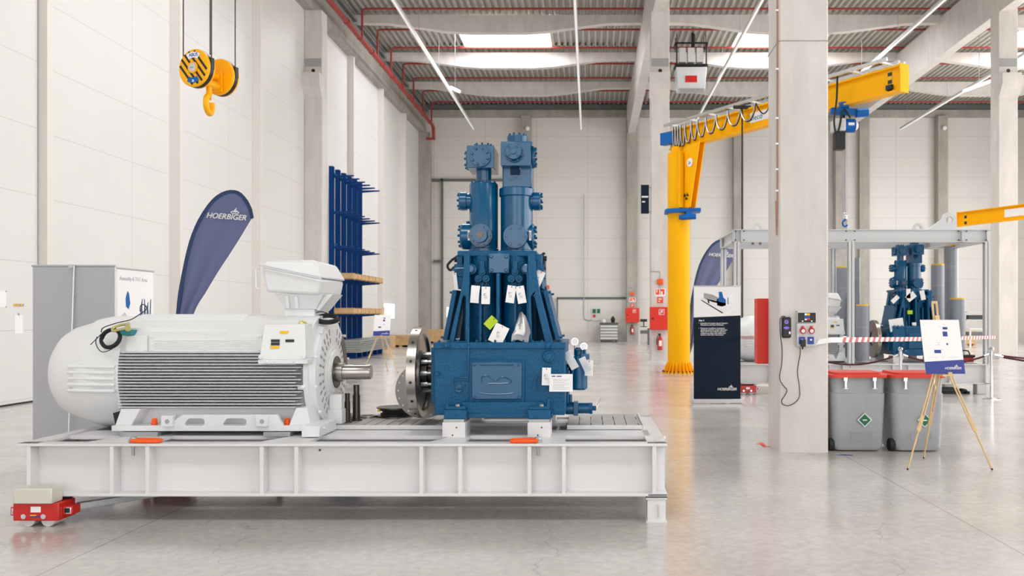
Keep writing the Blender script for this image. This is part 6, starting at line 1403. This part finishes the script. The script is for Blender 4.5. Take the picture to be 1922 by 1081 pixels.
extinguisher(X(1187, 51.47), 51.47, Z(628, 51.47), 'distant red extinguisher below the rear hose cabinet')
signs(X(1187, Yc), Yc, Z(565, Yc), Z(577, Yc), Z(551, Yc), 'sign above the distant hose cabinet')
x, z = X(1027, 52.3), Z(549, 52.3)
mb = MB(); mb.box(x - .2, x + .2, 52.27, 52.3, z - .2, z + .12); mb.mi = 1; mb.box(x - .1, x + .1, 52.26, 52.27, z - .1, z + .03); S('exit_sign', 'small green escape sign on the back wall right of the compressor', 'sign', mb, [M['green'], M['white']], (x, 52.3, z - .2))
mb = MB(); mb.box(x - .13, x + .13, 52.2, 52.3, z + .22, z + .45); S('alarm_beacon', 'small orange beacon above the green escape sign', 'beacon', mb, M['orange'], (x, 52.3, z + .22), 'orange alarm beacons', bev=.03)
x, z = X(1119, 52.1), Z(591, 52.1)
mb = MB(); mb.box(x - .28, x + .28, 52.08, 52.16, z - .35, z + .4); mb.mi = 1; mb.box(x - .22, x - .02, 52.06, 52.08, z + .1, z + .36); mb.box(x + .05, x + .24, 52.06, 52.08, z + .1, z + .36); mb.mi = 2; mb.box(x - .2, x - .04, 52.06, 52.08, z - .15, z + .02); S('socket_panel', 'distant small socket panel on the back wall', 'socket panel', mb, [M['grey_plastic'], M['green'], M['red']], (x, 52.16, z - .35))
mb = MB(); mb.tube([(x - .28, 52.12, z - .3), (x - .7, 52.12, z - .25), (x - .75, 52.12, z + 1), (x - .75, 52.12, 9.0)], .03, 6, 2); S('wall_conduit', 'grey conduit climbing the back wall from the distant socket panel', 'conduit', mb, M['galv'], (x - .75, 52.12, z - .3))
# navy hanging sign beside the crane column
x0, x1 = X(1203, 30.9), X(1218, 30.9); o = T('hanging_sign', 'dark navy sign projecting left of the column at half height', 'sign', (x1, 30.9, Z(401, 30.9)))
mb = MB(); mb.box(x0, x1, 30.88, 30.92, Z(401, 30.9), Z(347, 30.9)); P('panel', mb, M['navy'], o)
mb = MB(); mb.box(x0 + .03, x1 - .03, 30.872, 30.88, Z(371, 30.9), Z(368, 30.9)); mb.box(x0 + .04, x0 + .15, 30.872, 30.88, Z(380, 30.9), Z(377.5, 30.9)); P('print', mb, M['white'], o)
mb = MB(); mb.box(x1, 2.22, 30.89, 31.05, Z(352, 30.9), Z(350, 30.9)); mb.box(x1, 2.22, 30.89, 31.05, Z(398, 30.9), Z(396, 30.9)); P('bracket', mb, M['galv'], o)
# ---------------------------------------------------------------- barrier posts, ropes and tape
def post(x, y, label):
    o = T('barrier_post', label, 'barrier post', (x, y, 0), 'chrome barrier posts')
    mb = MB(); mb.lathe([(0, .165), (.3, .165), (.6, .12), (1, .04)], (x, y, 0), (x, y, .035), 36); P('base', mb, M['chrome'], o)
    mb = MB(); mb.cyl((x, y, .03), (x, y, .92), .026, seg=18); mb.lathe([(0, .036), (1, .036)], (x, y, .82), (x, y, .9), 18); P('tube', mb, M['chrome'], o)
    mb = MB(); mb.lathe([(0, .02), (.15, .035), (.5, .048), (.85, .035), (1, .01)], (x, y, .91), (x, y, 1.0), 20); P('knob', mb, M['chrome'], o)
    return o
pts_ = {'A': (7.67, 16.3), 'B': (5.93, 16.3), 'C': (4.05, 16.3), 'D': (10.6, 17.4), 'E': (9.9, 14.6), 'G': (6.75, 19.6)}
post(*pts_['A'], 'chrome barrier post in front of the right end of the distant skid')
post(*pts_['B'], 'chrome barrier post rising behind the red-lidded bins')
post(*pts_['C'], 'chrome barrier post standing right behind the big pillar')
def rope(a, b, sag, label, z=.86):
    pa, pb = Vector((*pts_[a], z)), Vector((*pts_[b], z)); d_ = (pb - pa).normalized(); pa += d_ * .03; pb -= d_ * .03
    o = T('barrier_rope', label, 'barrier rope', tuple(pa), 'dark red barrier ropes')
    f = lambda t: pa + (pb - pa) * t - Vector((0, 0, sag * 4 * t * (1 - t)))
    mb = MB(); mb.tube([f(.06 + .88 * i / 14) for i in range(15)], .018, 8, 2); P('cord', mb, M['rope_red'], o)
    for t0, t1 in ((0.01, .065), (.935, .99)): mb = MB(); mb.cyl(f(t0), f(t1), .02, seg=10); P('end_hook', mb, M['chrome'], o)
rope('A', 'B', .17, 'dark red rope sagging behind the easel board'); rope('B', 'C', .2, 'dark red rope sagging behind the left bin')
post(*pts_['D'], 'chrome barrier post outside the right picture edge, farther one'); post(*pts_['E'], 'chrome barrier post outside the right picture edge, nearer one')
rope('A', 'D', .12, 'upper dark red rope leaving towards the right picture edge'); rope('A', 'E', .14, 'lower dark red rope leaving towards the right picture edge', .84)
def tape(pts, label):
    P0 = [Vector(p) for p in pts]; n_ = 60; Q = []
    segs = [(P0[i + 1] - P0[i]).length for i in range(len(P0) - 1)]; tot = sum(segs)
    o = T('barrier_tape', label, 'barrier tape', tuple(P0[0]), 'red and white barrier tapes')
    def at(s_):
        for i, l in enumerate(segs):
            if s_ <= l or i == len(segs) - 1: return P0[i] + (P0[i + 1] - P0[i]) * min(1, s_ / l)
            s_ -= l
    hh = .03; k_ = int(tot / .11); wmb, rmb = MB(), MB()
    d0 = .11
    for i in range(k_):
        a, b = i * tot / k_, (i + 1) * tot / k_; m = rmb if i % 2 and a > pts_start else wmb; sl = .05
        pa, pb = at(a), at(b); pa2, pb2 = at(min(tot, a + sl)), at(min(tot, b + sl))
        e_ = Vector((0, .002, 0)); v = [pa - Vector((0, 0, hh)), pb - Vector((0, 0, hh)), pb2 + Vector((0, 0, hh)), pa2 + Vector((0, 0, hh))]
        m.hexa([q_ - e_ for q_ in v] + [q_ + e_ for q_ in v])
    P('white_fields', wmb, M['white'], o); P('red_fields', rmb, M['red'], o)
pts_start = .36
zt1 = Z(641, 9.93)
tape([(X(1530, 9.93), 9.93, zt1 - .01), (2.80, 9.93, Z(638, 9.93)), (5.5, 13.6, Z(636, 13.6)), (8.17, 17.2, Z(633, 17.2))], 'long red and white tape from the socket panel to the steel frame')
pts_start = -1
tape([(2.95, 17.27, Z(634, 17.27)), (2.6, 14.0, Z(633.5, 14.0)), (2.35, 10.8, Z(633, 10.8))], 'red and white tape between banner and red cabinet')
# ---------------------------------------------------------------- cantilever rack, crates, sheets at the left wall
o = T('cantilever_rack', 'tall blue cantilever rack against the left wall', 'rack', (-9.7, 33.4, 0))
lv = (6.85, 5.5, 4.2, 2.95, 1.65)
for i in range(6):
    y = 31.9 + i * .78; xu = -9.68
    mb = MB(); mb.box(xu - .085, xu + .085, y - .006 - .07, y - .064, .1, 7.18); mb.box(xu - .085, xu + .085, y + .064, y + .076, .1, 7.18); mb.box(xu - .006, xu + .006, y - .07, y + .07, .1, 7.18); mb.box(xu - .085, xu - .073, y - .07, y + .07, .1, 7.18); P('upright', mb, M['rack'], o)
    mb = MB(); mb.box(xu - .15, -8.75, y - .08, y + .08, 0, .22); P('base_foot', mb, M['rack'], o)
    for z in lv: mb = MB(); mb.prism([(xu + .1, z - .1), (xu + .1, z), (-8.85, z), (-8.85, z - .04)], 'y', y - .04, y + .04); P('arm', mb, M['rack'], o)
mb = MB()
for z in (6.95, 4.3, 1.7): mb.beam((-9.68, 31.9, z), (-9.68, 35.8, z), .05, .05)
P('cross_brace', mb, M['rack'], o)
for z, lab in ((2.95, 'long flat wooden crate on the upper level of the blue rack'), (1.65, 'long flat wooden crate on the lower level of the blue rack')):
    c = T('long_crate', lab, 'crate', (-9.1, 33.7, z), 'long crates on the blue rack')
    mb = MB(); mb.box(-9.5, -8.8, 31.6, 36.2, z + .03, z + .2); P('box', mb, M['crate'], c, .005)
    mb = MB()
    for k_ in range(9): mb.box(-9.52, -8.78, 31.7 + k_ * .54, 31.78 + k_ * .54, z, z + .23)
    P('battens', mb, M['crate'], c)
mb = MB(); 
for k_ in range(7): mb.box(-9.5, -8.5 + .02 * (k_ % 2), 31.4, 36.3, .23 + k_ * .065, .23 + k_ * .065 + .05)
S('steel_sheet_stack', 'stack of long grey steel sheets on the foot of the blue rack', 'steel sheets', mb, M['galv'], (-9.1, 33.7, .23))
def crate(x0, x1, y0, y1, z1, label, foil=True):
    o = T('wooden_crate', label, 'crate', ((x0 + x1) / 2, y0, 0), 'wooden crates on the floor')
    mb = MB(); mb.box(x0, x1, y0, y1, .1, z1); P('boards', mb, M['crate'], o, .005)
    mb = MB(); n_ = max(3, int((x1 - x0) / .45))
    for k_ in range(n_ + 1): xx = x0 + (x1 - x0 - .1) * k_ / n_; mb.box(xx, xx + .1, y0 - .025, y0, .1, z1)
    mb.box(x0, x1, y0 - .03, y0, z1 - .1, z1); mb.box(x0, x1, y0 - .03, y0, .1, .18); P('battens', mb, M['crate'], o)
    mb = MB()
    for k_ in (0, .5, 1): xx = x0 + (x1 - x0 - .15) * k_; mb.box(xx, xx + .15, y0, y1, 0, .1)
    P('skids', mb, M['crate'], o)
    if foil: mb = MB(); mb.box(x0 - .02, x1 + .02, y0 - .02, y1 + .02, z1, z1 + .03); P('foil_cover', mb, M['foil'], o)
crate(X(727, 43), X(776, 43), 43, 45.5, Z(629, 43), 'wooden crate with grey foil cover left of the flywheel')
crate(-10.3, -9.6, 40.2, 42.0, Z(630, 42), 'smaller wooden crate behind the distant easel', False)
crate(X(801, 49), X(831, 49), 49, 51, Z(619, 49), 'wooden crate standing at the large rear door', False)
crate(X(1811, 45), X(1832, 45), 45, 46.5, Z(621, 45), 'wooden crate near the workbench behind the right easel', False)
# tool cabinet and workbenches at the back wall
x0, x1, y = X(1126, 51.3), X(1160, 51.3), 51.3
o = T('tool_cabinet', 'low grey drawer cabinet at the back wall', 'tool cabinet', ((x0 + x1) / 2, y, 0))
mb = MB(); mb.box(x0, x1, y, y + .6, .08, 1.12); P('body', mb, M['dark_steelwork'], o)
for k_ in range(5): mb = MB(); mb.box(x0 + .02, x1 - .02, y - .03, y, .16 + k_ * .18, .29 + k_ * .18); P('drawer', mb, M['grey_plastic'], o)
mb = MB(); mb.box(x0 - .03, x1 + .03, y - .05, y + .62, 1.12, 1.17); P('top', mb, M['dark_steelwork'], o)
mb = MB(); 
for u in (x0 + .1, x1 - .1): mb.cyl((u, y + .1, .04), (u, y + .16, .04), .04, seg=12); mb.cyl((u, y + .45, .04), (u, y + .5, .04), .04, seg=12)
P('casters', mb, M['rubber'], o)
mb = MB(); mb.lathe([(0, .1), (.5, .14), (1, .05)], (x1 - .3, y + .25, 1.17), (x1 - .3, y + .25, 1.55), 14); mb.box(x1 - .42, x1 - .2, y + .15, y + .35, 1.3, 1.45); S('bench_vice', 'dark machine standing on the drawer cabinet', 'machine', mb, M['black'], (x1 - .3, y + .25, 1.17))
mb = MB(); mb.lathe([(0, .12), (.6, .14), (1, .06)], (x1 - .85, y + .25, 1.17), (x1 - .85, y + .25, 1.36), 14); S('white_helmet', 'small white round object on the drawer cabinet', 'helmet', mb, M['white'], (x1 - .85, y + .25, 1.17))
def bench(px, Y, wd, label, tall=False):
    x = X(px, Y); o = T('workbench', label, 'workbench', (x, Y, 0), 'distant workbenches')
    mb = MB(); mb.box(x - wd / 2, x + wd / 2, Y, Y + .7, .9, .96); P('worktop', mb, M['grey_plastic'], o)
    for u in (-1, 1):
        for v in (.03, .62): mb = MB(); mb.box(x + u * (wd / 2 - .05) - .04, x + u * (wd / 2 - .05) + .04, Y + v, Y + v + .06, 0, .9); P('leg', mb, M['dark_steelwork'] if u > 0 else M['grey_plastic'], o)
    mb = MB(); mb.box(x - wd / 2 + .05, x + wd / 2 - .05, Y + .05, Y + .65, .6, .78); P('drawer', mb, M['dark_steelwork'], o)
    if tall:
        mb = MB(); mb.box(x - wd / 2, x - wd / 2 + .06, Y + .6, Y + .66, .96, 2.0); mb.box(x + wd / 2 - .06, x + wd / 2, Y + .6, Y + .66, .96, 2.0); mb.box(x - wd / 2, x + wd / 2, Y + .3, Y + .66, 1.75, 1.8); mb.box(x - wd / 2, x + wd / 2, Y + .3, Y + .66, 1.35, 1.4); P('shelf_frame', mb, M['galv'], o)
        mb = MB(); mb.box(x - wd / 2 + .1, x + wd / 2 - .1, Y + .35, Y + .62, 1.4, 1.62); P('tool_tray', mb, M['black'], o)
    return o
bench(1209, 46.5, .62, 'small workbench between rear column and crane column'); bench(1424, 44.0, 1.2, 'workbench seen behind the roll-up banner'); bench(1842, 42.0, 1.15, 'workbench with shelf behind the right frame post', True)
mb = MB(); xq, yq = X(1209, 46.5), 46.7; mb.box(xq - .2, xq + .18, yq, yq + .3, .96, 1.0); mb.box(xq - .2, xq + .18, yq + .1, yq + .16, 1.25, 1.4); mb.box(xq - .03, xq + .03, yq + .12, yq + .15, 1.0, 1.25); S('bench_monitor', 'small black monitor on the small workbench', 'monitor', mb, M['black'], (xq, yq, .96))
# notices on the left wall
o = T('wall_notice', 'white blank notice sheet hanging on the left wall', 'notice', (-10.28, 15.35, 1.2))
mb = MB(); yy0, yy1 = 15.27, 15.5
mb.box(-10.3, -10.29, 15.24, 15.46, Z(626, 15.35), Z(591, 15.35)); P('sheet', mb, M['paper'], o)
mb = MB(); mb.box(-10.3, -10.285, 15.335, 15.365, Z(592, 15.35), Z(588, 15.35)); P('clip', mb, M['galv'], o)
mb = MB()
for i in range(6): mb.mi = i % 2; mb.box(-10.3, -10.288, 15.22 + i * .045, 15.26 + i * .045, Z(575, 15.35), Z(570, 15.35))
S('wall_label', 'small yellow and grey label strip above the blank notice', 'label', mb, [M['yel_label'], M['conc_band']], (-10.3, 15.35, Z(575, 15.35)))
mb = MB(); mb.box(-10.3, -10.29, 14.8, 15.02, Z(577, 15), Z(546, 15)); mb.mi = 1; mb.box(-10.29, -10.286, 15.0, 15.02, Z(577, 15), Z(575, 15)); mb.box(-10.29, -10.286, 15.0, 15.02, Z(548, 15), Z(546, 15)); S('wall_notice', 'white notice with blue corners at the left picture edge', 'notice', mb, [M['paper'], M['board_blue']], (-10.3, 15, Z(577, 15)))
